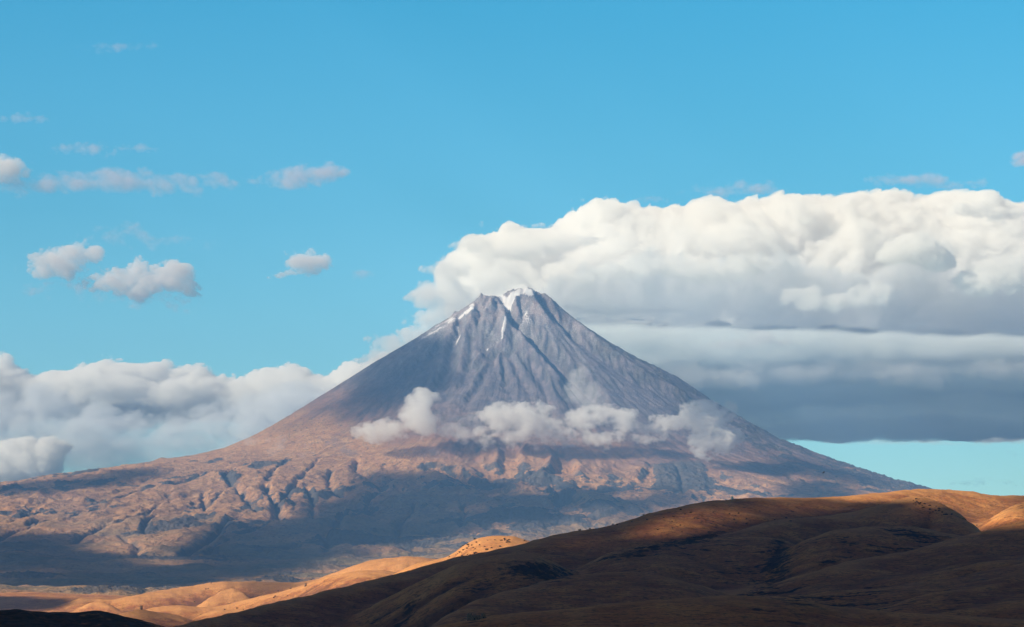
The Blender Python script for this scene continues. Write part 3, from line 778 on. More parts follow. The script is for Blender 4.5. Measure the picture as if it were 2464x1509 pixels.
def shade_hills(x, y, z, px, py):
    wx = px + 14 * fbm(x / 260, y / 260, 3, 211); wy = py + 7 * fbm(x / 260, y / 260, 3, 212)
    t = np.full(x.shape, 5.0)
    lit = soft([(1900, 1150), (1910, 1197), (2040, 1205), (2150, 1212), (2200, 1208), (2205, 1225), (2200, 1240), (2260, 1262), (2340, 1286), (2400, 1272), (2520, 1250), (2900, 1240), (2900, 1100), (2000, 1100)], wx, wy, 7)
    lit = np.maximum(lit, .85 * soft([(2200, 1150), (2900, 1150), (2900, 1250), (2350, 1278), (2255, 1255), (2205, 1225)], wx, wy, 10))
    part = soft([(1610, 1235), (1720, 1215), (1800, 1212), (1850, 1222), (1790, 1252), (1690, 1285), (1600, 1300), (1520, 1310), (1480, 1295), (1540, 1262)], wx, wy, 16)
    part2 = soft([(1330, 1290), (1420, 1300), (1400, 1330), (1330, 1330)], wx, wy, 14)
    part3 = soft([(1800, 1198), (2050, 1196), (2050, 1232), (1900, 1240), (1800, 1225)], wx, wy, 10)
    part4 = soft([(2120, 1234), (2200, 1232), (2280, 1250), (2200, 1252)], wx, wy, 6)
    t = np.minimum(t, 5.0 - 5.0 * lit)
    t = np.minimum(t, 5.0 - 4.2 * part)
    xh = (1762 * K - 512) / F * 4010
    t = np.minimum(t, .1 + 5.0 * sstep(50, 130, np.hypot(x - xh - 25, y - 4075)))
    t = np.minimum(t, 5.0 - 3.3 * part2); t = np.minimum(t, 5.0 - 3.3 * part3); t = np.minimum(t, 5.0 - 3.9 * part4)
    # the lit far hills, the knob and beyond
    fade = sstep(4950, 4650, y + 60 * fbm(x / 300, y / 300, 3, 213))
    fade = np.where((px > 1300) & (y > 4300), fade * sstep(4600, 4400, y), fade)
    t = t * fade
    # shade on the strip of plain at the left
    t = np.maximum(t, 3.0 * soft([(-300, 1437), (60, 1437), (160, 1440), (180, 1452), (110, 1466), (-300, 1480)], wx, wy, 3) * (y > 6800))
    # half shade low on the far hills
    t = np.maximum(t, 1.0 * soft([(310, 1462), (420, 1476), (470, 1480), (430, 1520), (280, 1520)], wx, wy, 6) * (y > 5000) * (y < 6000))
    t = np.maximum(t, 1.3 * soft([(560, 1404), (640, 1400), (745, 1403), (690, 1418), (600, 1442), (545, 1452), (590, 1424)], px, py, 5) * (y > 6300) * (y < 7600))
    return t * (y < 8600)
caster('cloud', 2300.0, (-9500, 1500), (-5200, 6500), 40.0, shade_hills, 6.0, 'unseen dark cloud sheet added overhead outside the frame to shade the near hills', near_tau=6.0, fine=3, dens=.07, seed=4, col=(.62, .58, .60))  # added shade caster, with gaps where the hills should be sunlit
print('casters', round(time.time() - T0, 1))

# --- clouds in view.  A cloud is laid out by its outline, then given depth towards and away from the eye
def cloud(name, shape, bnd, Y0, thick, dens, label, seed=1, step=2.5, soft_=40, namp=.5, nsc=110, p=.5, slant=None, back=.4, group=None, det=0.0, kind='b', flat=1.0, col=(.998, .998, .998), warp=18, kindobj=None, big=0.0, fade=None, feather=.18):
    U, V = np.meshgrid(np.arange(bnd[0], bnd[2], step), np.arange(bnd[1], bnd[3], step * flat))
    wu = U + warp * fbm(U / 90, V / 60, 4, seed + 50); wv = V + warp * .7 * fbm(U / 90 + 5, V / 60, 4, seed + 60)
    wu = wu + warp * .30 * fbm(U / 16, V / 13, 3, seed + 70); wv = wv + warp * .24 * fbm(U / 16 + 5, V / 13, 3, seed + 80)
    Fd = shape(wu, wv) / soft_
    Fd = np.where(Fd > 0, 1 - np.exp(-Fd * 1.2), Fd)
    n = fbm(U / nsc, V / (nsc * .75), 8, seed, kind=kind, gain=.6)
    if big: n = n + big * fbm(U / (nsc * 3.2), V / (nsc * 2.0), 3, seed + 8, kind='b')
    G = Fd + namp * n * (1 if kind != 'n' else 1.3)
    msk = G > 0.004
    if fade: G = G * sstep(fade[1], fade[0], V + 20 * n + 70 * fbm(U / 260, V / 90, 3, seed + 90))
    msk = G > 0.004
    T = thick * np.clip(G, 0, None) ** p * sstep(-.02, feather, G)
    dx, dz = px2dir(U, V)
    Ys = Y0 - (slant(U, V) if slant else 0) + 0 * U      # the sheet the cloud is built on may lean away from the eye
    A = np.stack([dx * Ys, Ys - T, dz * Ys], -1); B = np.stack([dx * Ys, Ys + T * back, dz * Ys], -1)
    return hull(name, A, B, msk, vapour('vapour', dens, col), label, group=group, kind=kindobj)
def P_(poly): return lambda u, v: poly_field(poly, u, v)
def E_(*els):
    def f(u, v):
        r = None
        for a, b, ra, rb in els:
            q = (1 - np.sqrt(((u - a) / ra) ** 2 + ((v - b) / rb) ** 2)) * min(ra, rb)
            r = q if r is None else np.maximum(r, q) + 0.25 * np.minimum(np.maximum(r, 0), np.maximum(q, 0))
        return r
    return f
BANK = 'cloud bank standing behind the volcano'
# right-hand bank, from the back forwards
cloud('cloud', P_([(1090, 600), (1110, 578), (1160, 562), (1220, 546), (1320, 543), (1370, 510), (1440, 488), (1500, 500), (1560, 494), (1640, 492), (1750, 480), (1900, 468), (2060, 462), (2200, 468), (2330, 482), (2460, 495), (2700, 490), (2700, 930),
                   (1900, 910), (1500, 910), (1100, 900), (1080, 800), (1030, 690), (1050, 640)]),
      (950, 430, 2660, 1000), 44000, 3200, .0034, 'huge bright white cumulus bank filling the right behind the peak', seed=11, soft_=70, namp=.36, nsc=130, big=.6, group=BANK, warp=22, step=2.0, p=.6, feather=.4)
cloud('cloud', P_([(1250, 720), (1330, 676), (1400, 645), (1480, 625), (1560, 602), (1640, 608), (1700, 622), (1790, 592), (1880, 610), (1960, 644), (2100, 655), (2180, 604), (2260, 566), (2320, 624), (2480, 614), (2700, 620), (2700, 880), (2400, 850), (2100, 800), (1900, 775), (1440, 785), (1300, 775)]),
      (1150, 520, 2660, 960), 40500, 1900, .0055, 'grey rolling cloud layer across the middle of the right bank', seed=12, soft_=58, namp=.75, nsc=80, big=.6, group=BANK, back=3.0, col=(.95, .966, .993), slant=lambda U, V: (780 - V) * 33.0, step=2.0, p=1.0, warp=30)  # part of this layer's blue grey shade is put into its colour
for i_, (sh, bd, Yq, th, dn, lb) in enumerate([
    (E_((2200, 598, 82, 42), (2250, 620, 60, 34), (2140, 622, 50, 26)), (2020, 520, 2380, 700), 31500, 700, .006, 'rounded white dome swelling forward in the right half of the bank'),
    (E_((1480, 655, 95, 24), (1400, 675, 60, 20), (1560, 640, 60, 26)), (1290, 590, 1680, 730), 32500, 420, .0045, 'low grey billow of the bank just right of the summit'),
    (E_((1700, 655, 120, 32), (1800, 640, 70, 30), (1640, 632, 50, 20)), (1520, 575, 1960, 740), 32500, 520, .0045, 'broad grey billow in the middle of the bank'),
    (E_((2010, 725, 130, 22), (1930, 715, 60, 24), (2090, 700, 60, 22)), (1820, 660, 2220, 780), 31500, 380, .0045, 'long low pale billow above the deck front'),
    (E_((2420, 660, 110, 46), (2350, 690, 70, 30)), (2230, 580, 2600, 760), 31500, 620, .005, 'big soft billow of the bank cut by the right edge'),
    (E_((1330, 590, 90, 22), (1250, 610, 70, 24), (1400, 575, 60, 18)), (1130, 540, 1500, 670), 38500, 480, .005, 'smooth rounded billow on the left shoulder of the bank'),
    (E_((2330, 505, 60, 22), (2400, 515, 50, 16)), (2230, 465, 2480, 560), 39000, 500, .006, 'small bright knob on the crest of the bank at far right'),
    (E_((1950, 534, 34, 9), (1930, 530, 20, 9)), (1880, 508, 2010, 560), 33500, 130, .005, 'tiny dark scrap hanging before the bright crest of the bank')]):
    cloud('cloud', sh, bd, Yq, th, dn, lb, seed=400 + i_ * 7, step=2.0, soft_=26, namp=.6, nsc=60, big=.3, p=.9, group=BANK, warp=20)
# the cloud deck: a pale front, a flat shaded underside running away over the plain, a top
U, V = np.meshgrid(np.arange(1180, 2700, 3.0), np.arange(745, 1090, 2.0))
nz = fbm(U / 240, V / 120, 6, 301); nz2 = fbm(U / 90, V / 40, 5, 302)
Ve = V + 10 * nz + 4 * nz2
yf0 = 29000.0
vb = 893.0 - (U - 1600) * .028
zb = (HZ - vb) * K / F * yf0
dx, dz = px2dir(U, np.minimum(Ve, 1069))
Yd = np.where(Ve < vb, yf0, zb / np.maximum(dz, 1e-4))
kk = np.hanning(43)[1:-1]; kk /= kk.sum()
Yd = np.stack([np.convolve(np.pad(Yd[:, i], 20, mode='edge'), kk, 'valid') for i in range(Yd.shape[1])], 1)
for _ in range(20): Yd = smooth2(Yd)
top_ = 772 + 22 * fbm(U / 200, U * 0, 4, 303) + (U - 1600) * .03
g_ = sstep(0, 46, Ve - top_) * sstep(1069, 1044, Ve + 7 * fbm(U / 90, V / 20, 4, 305)) * sstep(1190, 1260, U)
front = (Ve < vb + 20)
A = np.stack([dx * Yd, Yd - g_ * (180 + 260 * (nz + .6 * nz2)), dz * Yd - g_ * sstep(vb, vb + 40, V) * (70 + 150 * nz + 90 * nz2)], -1)
s_ = np.clip((V - 770) / 295, 0, 1)
Yb = yf0 + 14500 * s_
zt = (HZ - 800) * K / F * yf0 * 1.06
Zb = zt * (1 - s_ ** 5) + (dz * Yd) * s_ ** 5
B = np.stack([dx * Yd, np.maximum(Yb, Yd), np.maximum(Zb, dz * Yd)], -1)
B = A + (B - A) * (g_ ** 1.4)[..., None]
hull('cloud', A, B, g_ > .01, vapour('vapour', .0042, (.94, .990, 1.0)), 'broad cloud deck at right with pale front and flat blue grey underside', group=BANK)
cloud('cloud', E_((1790, 828, 60, 16), (1830, 815, 40, 22), (1730, 832, 50, 9), (1880, 826, 40, 9)), (1620, 770, 1980, 870), 27600, 240, .004, 'small ragged grey cloud scrap before the pale band right of the peak', seed=14, soft_=14, namp=.5, nsc=40, p=1.1, warp=12)
cloud('cloud', P_([(980, 720), (1010, 680), (1050, 650), (1090, 640), (1150, 690), (1180, 760), (1100, 820), (1000, 900), (900, 900), (850, 880), (880, 830), (930, 795), (990, 765)]),
      (800, 590, 1240, 960), 33000, 500, .004, 'pale torn veil of cloud trailing down left of the summit', seed=15, soft_=60, namp=.75, nsc=70, p=1.0, group=BANK, warp=22)
cloud('cloud', E_((1200, 690, 30, 16), (1180, 697, 30, 12)), (1130, 660, 1260, 730), 30000, 200, .004, 'small dark grey cloud just behind the summit', seed=16, soft_=12, namp=.4, nsc=30, p=1.0, warp=8)
cloud('cloud', E_((1150, 592, 80, 22), (1080, 645, 60, 24), (1030, 700, 45, 24), (1300, 546, 130, 10), (1430, 490, 60, 9)), (940, 460, 1540, 780), 39500, 500, .003, 'thin feathered wisps along the left shoulder of the big bank', seed=18, soft_=22, namp=.9, nsc=60, p=1.2, group=BANK, warp=26)
# left-hand bank
cloud('cloud', P_([(-200, 850), (30, 850), (70, 885), (140, 884), (200, 872), (250, 856), (320, 860), (390, 858), (450, 868), (500, 864), (545, 892), (600, 888), (690, 872), (770, 884), (850, 864), (950, 850), (950, 1120), (500, 1130), (-200, 1130)]),
      (-120, 790, 1000, 1120), 39500, 1300, .006, 'long white cumulus bank low behind the left slope', seed=21, fade=(920, 1060), soft_=75, namp=.42, nsc=130, big=.55, group=BANK, warp=18, step=2.0, p=.7)
cloud('cloud', P_([(-200, 905), (60, 915), (200, 950), (330, 975), (480, 955), (620, 925), (760, 915), (1000, 880), (1000, 1140), (600, 1190), (300, 1220), (-200, 1230)]),
      (-120, 840, 1050, 1260), 36500, 620, .0042, 'smooth grey blue cloud veil under the left bank', seed=23, soft_=75, namp=.6, nsc=150, big=.5, group=BANK, warp=26, p=1.25, col=(.925, .95, .99), fade=(1000, 1220))
cloud('cloud', E_((30, 1115, 110, 60), (125, 1085, 45, 36), (60, 1085, 50, 34), (90, 1130, 70, 40)), (-100, 1010, 230, 1200), 30000, 600, .008, 'bright puffy cloud low at the left edge above the skyline', seed=22, soft_=26, namp=.5, nsc=50, p=.6)
cloud('cloud', E_((2200, 1066, 300, 6), (2420, 1060, 120, 8)), (1780, 1040, 2600, 1088), 28400, 110, .004, 'thin pale streak lying along the lower edge of the deck', seed=24, soft_=9, namp=.6, nsc=60, p=1.1, group=BANK, warp=6)
cloud('cloud', P_([(1450, 880), (1800, 868), (2200, 862), (2700, 850), (2700, 915), (2200, 925), (1800, 935), (1450, 935)]), (1300, 820, 2660, 980), 28300, 150, .0035, 'soft grey mist blending the pale deck front into its dark underside', seed=25, soft_=34, namp=.9, nsc=130, p=1.3, group=BANK, warp=24, kind='n')
FAIR = 'loose clouds in the blue sky'
small = [
 (E_((140, 628, 97, 42), (200, 615, 57, 30), (110, 650, 57, 23)), (20, 570, 342, 812), 450, .005, 'upper of two white puffs at left, plump and rounded', 31, 22, .5, 45, .7),
 (E_((330, 675, 148, 44), (420, 670, 74, 46), (250, 690, 68, 26)), (130, 600, 604, 858), 520, .005, 'lower and larger of two white puffs at left', 32, 24, .5, 50, .7),
 (E_((330, 715, 182, 26), (430, 720, 68, 30), (160, 690, 103, 19)), (20, 660, 638, 916), 160, .004, 'thin grey ragged skirt beneath the two white puffs', 33, 22, .8, 50, 1.1),
 (E_((742, 634, 66, 31), (700, 655, 57, 10)), (620, 585, 958, 800), 430, .005, 'lone small white puff in clear sky left of the volcano', 34, 16, .45, 34, .7),
 (E_((200, 358, 91, 23), (320, 357, 80, 13)), (60, 315, 479, 458), 170, .0045, 'slim mauve cloud streak above the long grey one at left', 35, 16, .55, 50, 1.0),
 (E_((280, 440, 320, 34), (100, 445, 182, 28), (430, 432, 137, 16)), (-80, 390, 684, 568), 200, .0045, 'longest flat mauve cloud streak reaching in from the left edge', 36, 20, .5, 70, .9),
 (E_((5, 410, 71, 46)), (-90, 340, 114, 545), 420, .005, 'bright rounded cloud cut by the left edge of the picture', 37, 20, .4, 40, .8),
 (E_((720, 425, 108, 32), (800, 420, 51, 26), (620, 435, 80, 14)), (520, 375, 1026, 557), 240, .0045, 'soft mauve lens cloud high left of the volcano', 38, 18, .5, 55, .9),
 (E_((60, 284, 89, 16)), (-60, 255, 182, 365), 130, .0045, 'faint short mauve streak at the left edge, high up', 39, 12, .5, 40, 1.0),
 (E_((275, 113, 103, 15)), (150, 85, 456, 162), 90, .0045, 'very faint streak near the top left corner', 40, 14, .5, 45, 1.1),
 (E_((420, 582, 114, 19), (300, 560, 103, 26)), (150, 520, 638, 725), 100, .0045, 'faint torn wisp just above the two white puffs', 41, 20, .7, 50, 1.1),
 (E_((1790, 455, 137, 20), (1700, 462, 68, 12)), (1620, 425, 2200, 563), 150, .0045, 'thin pinkish streak over the bank, left of its twin', 42, 14, .5, 50, 1.0),
 (E_((1570, 481, 57, 9)), (1500, 465, 1870, 578), 120, .0045, 'tiny pinkish streak at the left of the bank top', 43, 8, .4, 30, 1.0),
 (E_((2210, 438, 148, 22), (2300, 445, 80, 12)), (2050, 405, 2736, 545), 170, .0045, 'thin pinkish lens streak over the right end of the bank', 44, 14, .5, 50, 1.0),
 (E_((2462, 386, 36, 23)), (2410, 355, 2873, 481), 260, .005, 'small pinkish cloud cut by the right edge', 45, 12, .4, 30, .9),
 (E_((2345, 1163, 63, 9), (2365, 1158, 28, 14), (2450, 1163, 46, 7)), (2270, 1135, 2873, 1369), 80, .005, 'small dark blue cloud scrap above the golden hill at right', 46, 9, .6, 26, 1.0),
 (E_((2440, 1088, 30, 7)), (2405, 1072, 2839, 1278), 70, .005, 'tiny dark scrap of cloud near the right edge under the deck', 47, 7, .5, 22, 1.0),
 (E_((868, 664, 32, 12)), (830, 645, 1037, 795), 90, .0045, 'tiny white scrap between the lone puff and the summit', 48, 9, .6, 22, 1.0),
]
for sh, bnd, th, dn, lb, sd_, sf, na, ns, p in small:
    cloud('cloud', sh, bnd, 29000 if bnd[3] < 1000 else 38500, th, dn, lb, seed=sd_, step=1.6, soft_=sf * 1.8, namp=na * 1.5, nsc=ns * 1.5, p=p * 1.4, group=FAIR, warp=17, col=(.985, .958, .978) if th > 300 else (.86, .78, .86))  # pinkish light and mauve shade are put into the vapour colour
# mist puffs hanging on the slope
PUFF = 'small clouds hanging in front of the cone'
puffs = [
 (E_((1000, 1000, 52, 50), (935, 1032, 85, 30), (1015, 962, 34, 30), (880, 1035, 50, 16)), (790, 900, 1110, 1100), 17900, 280, .0058, 'leftmost big white puff on the cone, spreading to a tail at left', 51),
 (E_((1215, 1000, 70, 44), (1290, 1008, 62, 42), (1330, 1045, 55, 22), (1220, 1045, 95, 20)), (1080, 920, 1440, 1100), 17800, 280, .0058, 'broad white puff in the middle of the cone', 52),
 (E_((1430, 1003, 70, 36), (1490, 1012, 50, 32), (1450, 1055, 80, 18)), (1320, 920, 1580, 1100), 17900, 190, .008, 'thin see-through puff right of the middle one', 53),
 (E_((1690, 1010, 62, 48), (1740, 1055, 46, 46), (1620, 1018, 55, 26), (1720, 1000, 60, 34), (1715, 1065, 60, 40)), (1530, 920, 1830, 1130), 17800, 300, .0068, 'rightmost puff, dense and round, crossing the right skyline', 54),
 (E_((1130, 1045, 110, 20), (1080, 1040, 60, 22), (1400, 1058, 120, 16), (1540, 1050, 90, 14), (1250, 1060, 120, 16)), (930, 990, 1760, 1110), 17900, 230, .0048, 'thin ragged mist strip linking the big puffs', 55),
 (E_((1400, 930, 46, 50), (1425, 965, 40, 34)), (1320, 840, 1500, 1020), 17950, 75, .0055, 'faint veil of mist rising above the see-through puff', 61),
 (E_((1340, 1020, 130, 22), (1560, 1030, 100, 20)), (1160, 970, 1700, 1080), 18000, 130, .0042, 'hazy mist filling the gaps between the middle and right puffs', 62),
 (E_((1060, 1010, 90, 18), (1110, 1040, 90, 18)), (930, 970, 1240, 1080), 18000, 110, .0042, 'hazy mist between the leftmost and the middle puff', 63),
 (E_((800, 1068, 55, 16), (840, 1085, 30, 12)), (720, 1030, 900, 1115), 17000, 120, .006, 'small grey mist scrap left of the big puffs', 56),
 (E_((690, 1092, 48, 16), (675, 1075, 20, 20)), (610, 1045, 760, 1125), 16600, 110, .0042, 'small grey mist scrap with a raised tip on the left slope', 57),
 (E_((615, 1060, 60, 12)), (540, 1035, 700, 1085), 17400, 80, .006, 'faint grey mist on the left skyline of the cone', 58),
 (E_((975, 1085, 30, 14)), (930, 1060, 1010, 1110), 17000, 80, .006, 'faint mist tatter under the leftmost big puff', 59),
 (E_((1042, 1085, 26, 14)), (1010, 1060, 1090, 1110), 17000, 80, .006, 'faint mist tatter between the leftmost and the middle puff, low', 60),
]
for sh, bnd, Y0, th, dn, lb, sd_ in puffs:
    cloud('cloud', sh, bnd, Y0, th, dn, lb, seed=sd_, step=1.6, soft_=26, namp=.95, nsc=62, p=1.2, group=PUFF, warp=17, feather=.1, back=.5, kind='n')
print('clouds', round(time.time() - T0, 1))

# ---------------------------------------------------------------- air
import bmesh
bm = bmesh.new(); bmesh.ops.create_cube(bm, size=1.0)
hz = bpy.data.meshes.new('haze'); bm.to_mesh(hz); bm.free()
g = NT('haze_air')
v = g.n('ShaderNodeVolumePrincipled')
v.inputs['Color'].default_value = (.22, .50, 1.0, 1)
v.inputs['Density'].default_value = 3.8e-5
g.t.links.new(v.outputs[0], g.out.inputs['Volume'])
o = link('haze', hz, g.m, kind='stuff')
o.scale = (50000, 49400, 2262); o.location = (0, -100, 1057)

# ---------------------------------------------------------------- small things on the land
def hz_at(px, py, y0, y1):
    """point of the hill mesh seen at a noted pixel"""
    dx, dz = px2dir(px, py)
    Y = np.linspace(y0, y1, 600)
    def surf(x, y):
        i = (x / y - uh[0]) / (uh[1] - uh[0]); j = np.interp(y, yr, np.arange(len(yr)))
        return bilin(ZH, i, j)
    h = surf(dx * Y, Y)
    hit = h >= dz * Y
    k = hit.argmax() if hit.any() else int(np.argmax(h / Y))
    y = Y[k]; return dx * y, y, float(surf(np.array([dx * y]), np.array([y]))[0])
def solid_mat(name, col, col2, sc):
    g = NT(name)
    return g.surf(g.mix(g.step(g.noise(sc, 4), .35, .65), col, col2), .9)
STONE = solid_mat('pale_stone', (.62, .54, .42), (.45, .36, .27), .7)
DSTONE = solid_mat('brown_stone', (.26, .17, .12), (.15, .10, .075), .8)
ROOFM = solid_mat('roof_lead', (.20, .19, .19), (.13, .12, .12), .5)
DARKM = solid_mat('dark_opening', (.02, .018, .016), (.03, .025, .02), .5)
def bmo(name, fn, mat, parent=None, **k):
    bm = bmesh.new(); fn(bm)
    bmesh.ops.recalc_face_normals(bm, faces=bm.faces)
    me = bpy.data.meshes.new(name); bm.to_mesh(me); bm.free()
    return link(name, me, mat, parent=parent, **k)
def box(bm, x0, x1, y0, y1, z0, z1, jag=0, rng=None):
    r = bmesh.ops.create_cube(bm, size=1.0)
    bmesh.ops.scale(bm, vec=(x1 - x0, y1 - y0, z1 - z0), verts=r['verts'])
    bmesh.ops.translate(bm, vec=((x0 + x1) / 2, (y0 + y1) / 2, (z0 + z1) / 2), verts=r['verts'])
def jagwall(bm, x0, x1, y0, y1, z0, tops):
    """a wall whose top is broken: one height after another along x"""
    n = len(tops); w = (x1 - x0) / n
    prof_ = [(x0, z0)]
    pts = [(x0, tops[0])]
    for i in range(n):
        pts += [(x0 + w * i, tops[i]), (x0 + w * (i + 1), tops[i])]
    ring = [(x0, z0)] + pts[1:] + [(x1, z0)]
    f = [bm.verts.new((x, y0, z)) for x, z in ring]; b = [bm.verts.new((x, y1, z)) for x, z in ring]
    m = len(ring)
    bm.faces.new(f); bm.faces.new(b[::-1])
    for i in range(m):
        bm.faces.new((f[i], b[i], b[(i + 1) % m], f[(i + 1) % m]))
def cyl(bm, r, z0, z1, seg=20, r2=None, cx=0, cy_=0):
    q = bmesh.ops.create_cone(bm, segments=seg, radius1=r, radius2=r if r2 is None else r2, depth=z1 - z0, cap_ends=True)
    bmesh.ops.translate(bm, vec=(cx, cy_, (z0 + z1) / 2), verts=q['verts'])
def thing(name, label, cat, loc, rz=0, group=None):
    o = bpy.data.objects.new(name, None); COL.objects.link(o)
    o.location = loc; o.rotation_euler = (0, 0, rz); o['label'] = label; o['category'] = cat
    if group: o['group'] = group
    return o
# the little white domed hut on the crest
x, y, z = hz_at(1762, 1203, 3500, 4200)
z -= .4
t = thing('hut', 'tiny white round hut standing on the crest of the big hill', 'hut', (x, y, z), .5)
def walls(bm): cyl(bm, 1.75, -1.2, 4.1, 24)
def dome(bm):
    q = bmesh.ops.create_uvsphere(bm, u_segments=24, v_segments=12, radius=1.78)
    bmesh.ops.delete(bm, geom=[v for v in bm.verts if v.co.z < -.01], context='VERTS')
    bmesh.ops.holes_fill(bm, edges=bm.edges)
    bmesh.ops.scale(bm, vec=(1, 1, .75), verts=bm.verts); bmesh.ops.translate(bm, vec=(0, 0, 4.1), verts=bm.verts)
WHITE = solid_mat('white_plaster', (.82, .78, .70), (.72, .68, .60), .9)
bmo('wall', walls, WHITE, t); bmo('roof', dome, WHITE, t)
bmo('door', lambda bm: box(bm, -.45, .45, -1.86, -1.62, -.3, 1.9), DARKM, t)
# low stone walls beside it
def rub(bm):
    rng = np.random.default_rng(5)
    jagwall(bm, -3.2, 3.0, -.4, .4, -1.6, list(.5 + rng.uniform(0, .9, 9)))
x, y, z = hz_at(1751, 1204.5, 3500, 4200)
o = bmo('ruined_wall', rub, DSTONE, label='low dark broken stone wall just left of the white hut', cat='wall'); o.location = (x, y, z)
# stone towers on the far golden hills
def tower(px, py, y0, y1, label, r=3.2, h=9.5, mat=DSTONE, sink=.5):
    x, y, z = hz_at(px, py, y0, y1)
    t = thing('stone_tower', label, 'tower', (x, y, z - sink), .3)
    def body(bm): cyl(bm, r * 1.12, -2, h * .86, 14, r)
    def crown(bm):
        cyl(bm, r * 1.05, h * .862, h * .94, 14)
        for i in range(7):
            a = i * 2 * pi / 7
            if i in (2, 5): continue
            box(bm, r * .8 * cos(a) - .7, r * .8 * cos(a) + .7, r * .8 * sin(a) - .7, r * .8 * sin(a) + .7, h * .93, h * (1.02 + .05 * (i % 2)))
    bmo('wall', body, mat, t); bmo('parapet', crown, mat, t)
    bmo('door', lambda bm: box(bm, -.8, .8, -r * 1.16, -r * .9, 0, 2.6), DARKM, t)
    return t
tower(735, 1411, 5600, 6500, 'small brown stone tower on the sunlit golden hill, behind the dark slope', 2.4, 7.5)
tower(340, 1466, 5200, 5800, 'small dark tower on top of the low conical hill at lower left', 2.6, 8)
# castle ruin
x, y, z = hz_at(1146, 1491, 1500, 1800)
t = thing('castle_ruin', 'dark ruined stone building with two square towers at the bottom of the shaded hill', 'ruin', (x, y, z - .3), .12)
rng = np.random.default_rng(9)
bmo('tower', lambda bm: jagwall(bm, -5.2, -2.6, -1.4, 1.4, -1.5, [3.9, 4.1, 3.8, 4.0]), DSTONE, t)
bmo('tower', lambda bm: jagwall(bm, 2.9, 5.2, -1.4, 1.3, -1.5, [3.9, 4.0, 3.6]), DSTONE, t)
bmo('wall', lambda bm: jagwall(bm, -2.6, 2.9, -.7, .7, -1.5, list(2.3 + rng.uniform(0, .7, 9))), DSTONE, t)
bmo('side_wall', lambda bm: jagwall(bm, 5.2, 8.4, -.6, .6, -1.5, [1.9, 1.2, 1.0, .6, .3]), DSTONE, t)
bmo('wing', lambda bm: jagwall(bm, -3.6, 1.5, -4.2, -2.6, -2.2, list(.3 + rng.uniform(0, .6, 7))), DSTONE, t)
bmo('doorway', lambda bm: box(bm, -1.5, -.8, -.76, -.66, -.6, 1.2), DARKM, t)
bmo('window', lambda bm: box(bm, .3, .9, -.76, -.66, .4, 1.2), DARKM, t)
bmo('window', lambda bm: box(bm, 1.7, 2.2, -.76, -.66, .4, 1.2), DARKM, t)
bmo('window', lambda bm: box(bm, 3.7, 4.3, -1.46, -1.36, 1.0, 2.0), DARKM, t)

# the bird gliding in front of the right-hand slope: one skinned body with wings
def bird(px, py, dist, size, label, yaw, roll):
    dx, dz = px2dir(px, py)
    J = [(0, 0, 0), (0, .10, .01), (0, .19, .03), (0, .255, .035), (0, .30, .02), (0, -.12, 0), (0, -.24, -.01), (0, -.33, -.01)]
    R = [.062, .06, .036, .036, .010, .05, .05, .07]
    Rz = [.06, .055, .034, .034, .010, .04, .014, .006]
    E = [(0, 1), (1, 2), (2, 3), (3, 4), (0, 5), (5, 6), (6, 7)]
    for s in (-1, 1):
        b = len(J)
        J += [(s * .10, .05, .02), (s * .26, .10, .14), (s * .42, .03, .20), (s * .56, -.08, .17), (s * .62, -.16, .14)]
        R += [.085, .085, .075, .055, .02]; Rz += [.02, .012, .010, .007, .004]
        E += [(1, b), (b, b + 1), (b + 1, b + 2), (b + 2, b + 3), (b + 3, b + 4)]
    me = bpy.data.meshes.new('bird'); me.from_pydata(J, E, [])
    o = link('bird', me, solid_mat('black_feathers', (.012, .012, .014), (.02, .018, .018), .1), label, 'bird')
    m = o.modifiers.new('skin', 'SKIN'); m.use_smooth_shade = True
    for i, v in enumerate(me.skin_vertices[0].data): v.radius = (R[i], Rz[i]); v.use_root = (i == 0)
    su = o.modifiers.new('sub', 'SUBSURF'); su.levels = su.render_levels = 2
    dg = bpy.context.evaluated_depsgraph_get()
    me2 = bpy.data.meshes.new_from_object(o.evaluated_get(dg)); o.modifiers.clear(); o.data = me2
    o.scale = (size,) * 3
    o.location = (dx * dist, dist, dz * dist); o.rotation_euler = (0, roll, yaw)
bird(1981, 1138, 520, .95, 'black bird gliding in front of the right hand slope of the volcano', -2.0, .35)

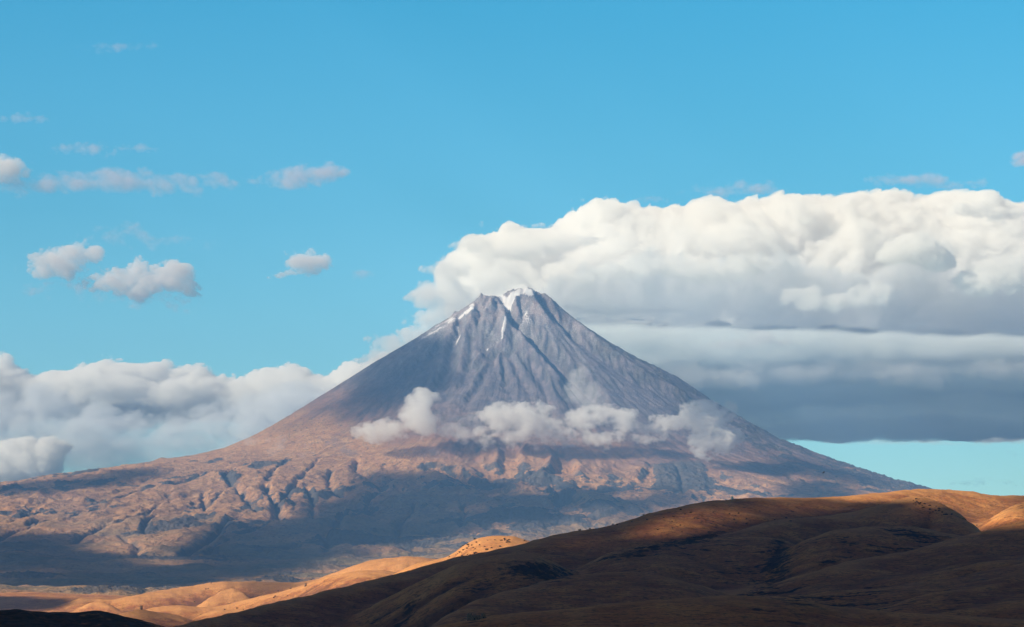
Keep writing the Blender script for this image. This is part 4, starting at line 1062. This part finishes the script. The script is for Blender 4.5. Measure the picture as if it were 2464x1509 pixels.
# shrubs one can tell apart on the lit slopes
LEAF = solid_mat('shrub_leaves', (.045, .045, .028), (.075, .055, .035), .4)
WOOD = solid_mat('shrub_stem', (.10, .07, .05), (.06, .045, .035), .2)
def leafy(bm, seed):
    rng = np.random.default_rng(seed)
    for _ in range(90):
        d = rng.normal(size=3); d /= np.linalg.norm(d); r = rng.uniform(.55, 1) ** .5
        p = d * np.array([1.0, 1.0, .72]) * r * (1 + .25 * sin(d[0] * 5 + seed)); p[2] += .75
        if p[2] < .05: continue
        a = rng.normal(size=3); a /= np.linalg.norm(a); b = np.cross(a, rng.normal(size=3)); b /= np.linalg.norm(b)
        q = rng.uniform(.16, .30)
        v = [bm.verts.new(p + q * (a * i + b * j)) for i, j in ((-1, -.6), (1, -.6), (.8, .7), (-.7, .8))]
        bm.faces.new(v)
kinds = []
for sd_ in range(3):
    bm = bmesh.new(); leafy(bm, sd_ + 3); lm = bpy.data.meshes.new('foliage'); bm.to_mesh(lm); bm.free(); lm.materials.append(LEAF)
    bm = bmesh.new()
    for a in range(4):
        cyl(bm, .07, -.3, .9, 5, .03, .18 * cos(a * 1.6), .18 * sin(a * 1.6))
    sm = bpy.data.meshes.new('stem'); bm.to_mesh(sm); bm.free(); sm.materials.append(WOOD)
    kinds.append((lm, sm))
rng = np.random.default_rng(77)
def shrubs(n, box_, yr_, smin, smax, label, group, test=None):
    k = 0; tries = 0
    while k < n and tries < n * 8:
        tries += 1
        px = rng.uniform(box_[0], box_[2]); py = rng.uniform(box_[1], box_[3])
        if test and not test(px, py): continue
        x, y, z = hz_at(px, py, *yr_)
        cpx, cpy = w2px(x, y, z)
        if abs(cpy - py) > 4: continue
        s = rng.uniform(smin, smax)
        t = thing('shrub', label, 'shrub', (x, y, z - .1 * s), rng.uniform(0, 6.28), group)
        t.scale = (s * rng.uniform(.9, 1.5), s, s * rng.uniform(.7, 1.0))
        lm, sm = kinds[k % 3]
        a = bpy.data.objects.new('foliage', lm); COL.objects.link(a); a.parent = t
        b = bpy.data.objects.new('stem', sm); COL.objects.link(b); b.parent = t
        k += 1
shrubs(60, (1070, 1295, 1262, 1345), (4950, 5400), 1.0, 2.1, 'dark shrub dotted on the sunlit knoll behind the dark hill', 'shrubs on the knoll')
shrubs(36, (1330, 1225, 1960, 1320), (3600, 4200), .8, 1.5, 'dark shrub dotted on the half lit face of the big hill', 'shrubs on the big hill')
shrubs(40, (2190, 1190, 2360, 1275), (3600, 4400), .7, 1.4, 'dark shrub in the golden gully at the right end of the hill', 'shrubs in the golden gully', lambda a, b: abs((b - 1206) - (a - 2200) * .46) < 12)
shrubs(24, (450, 1385, 980, 1470), (5500, 7200), 1.1, 2.0, 'dark shrub dotted on the far golden hills', 'shrubs on the far golden hills')
print('all', round(time.time() - T0, 1))
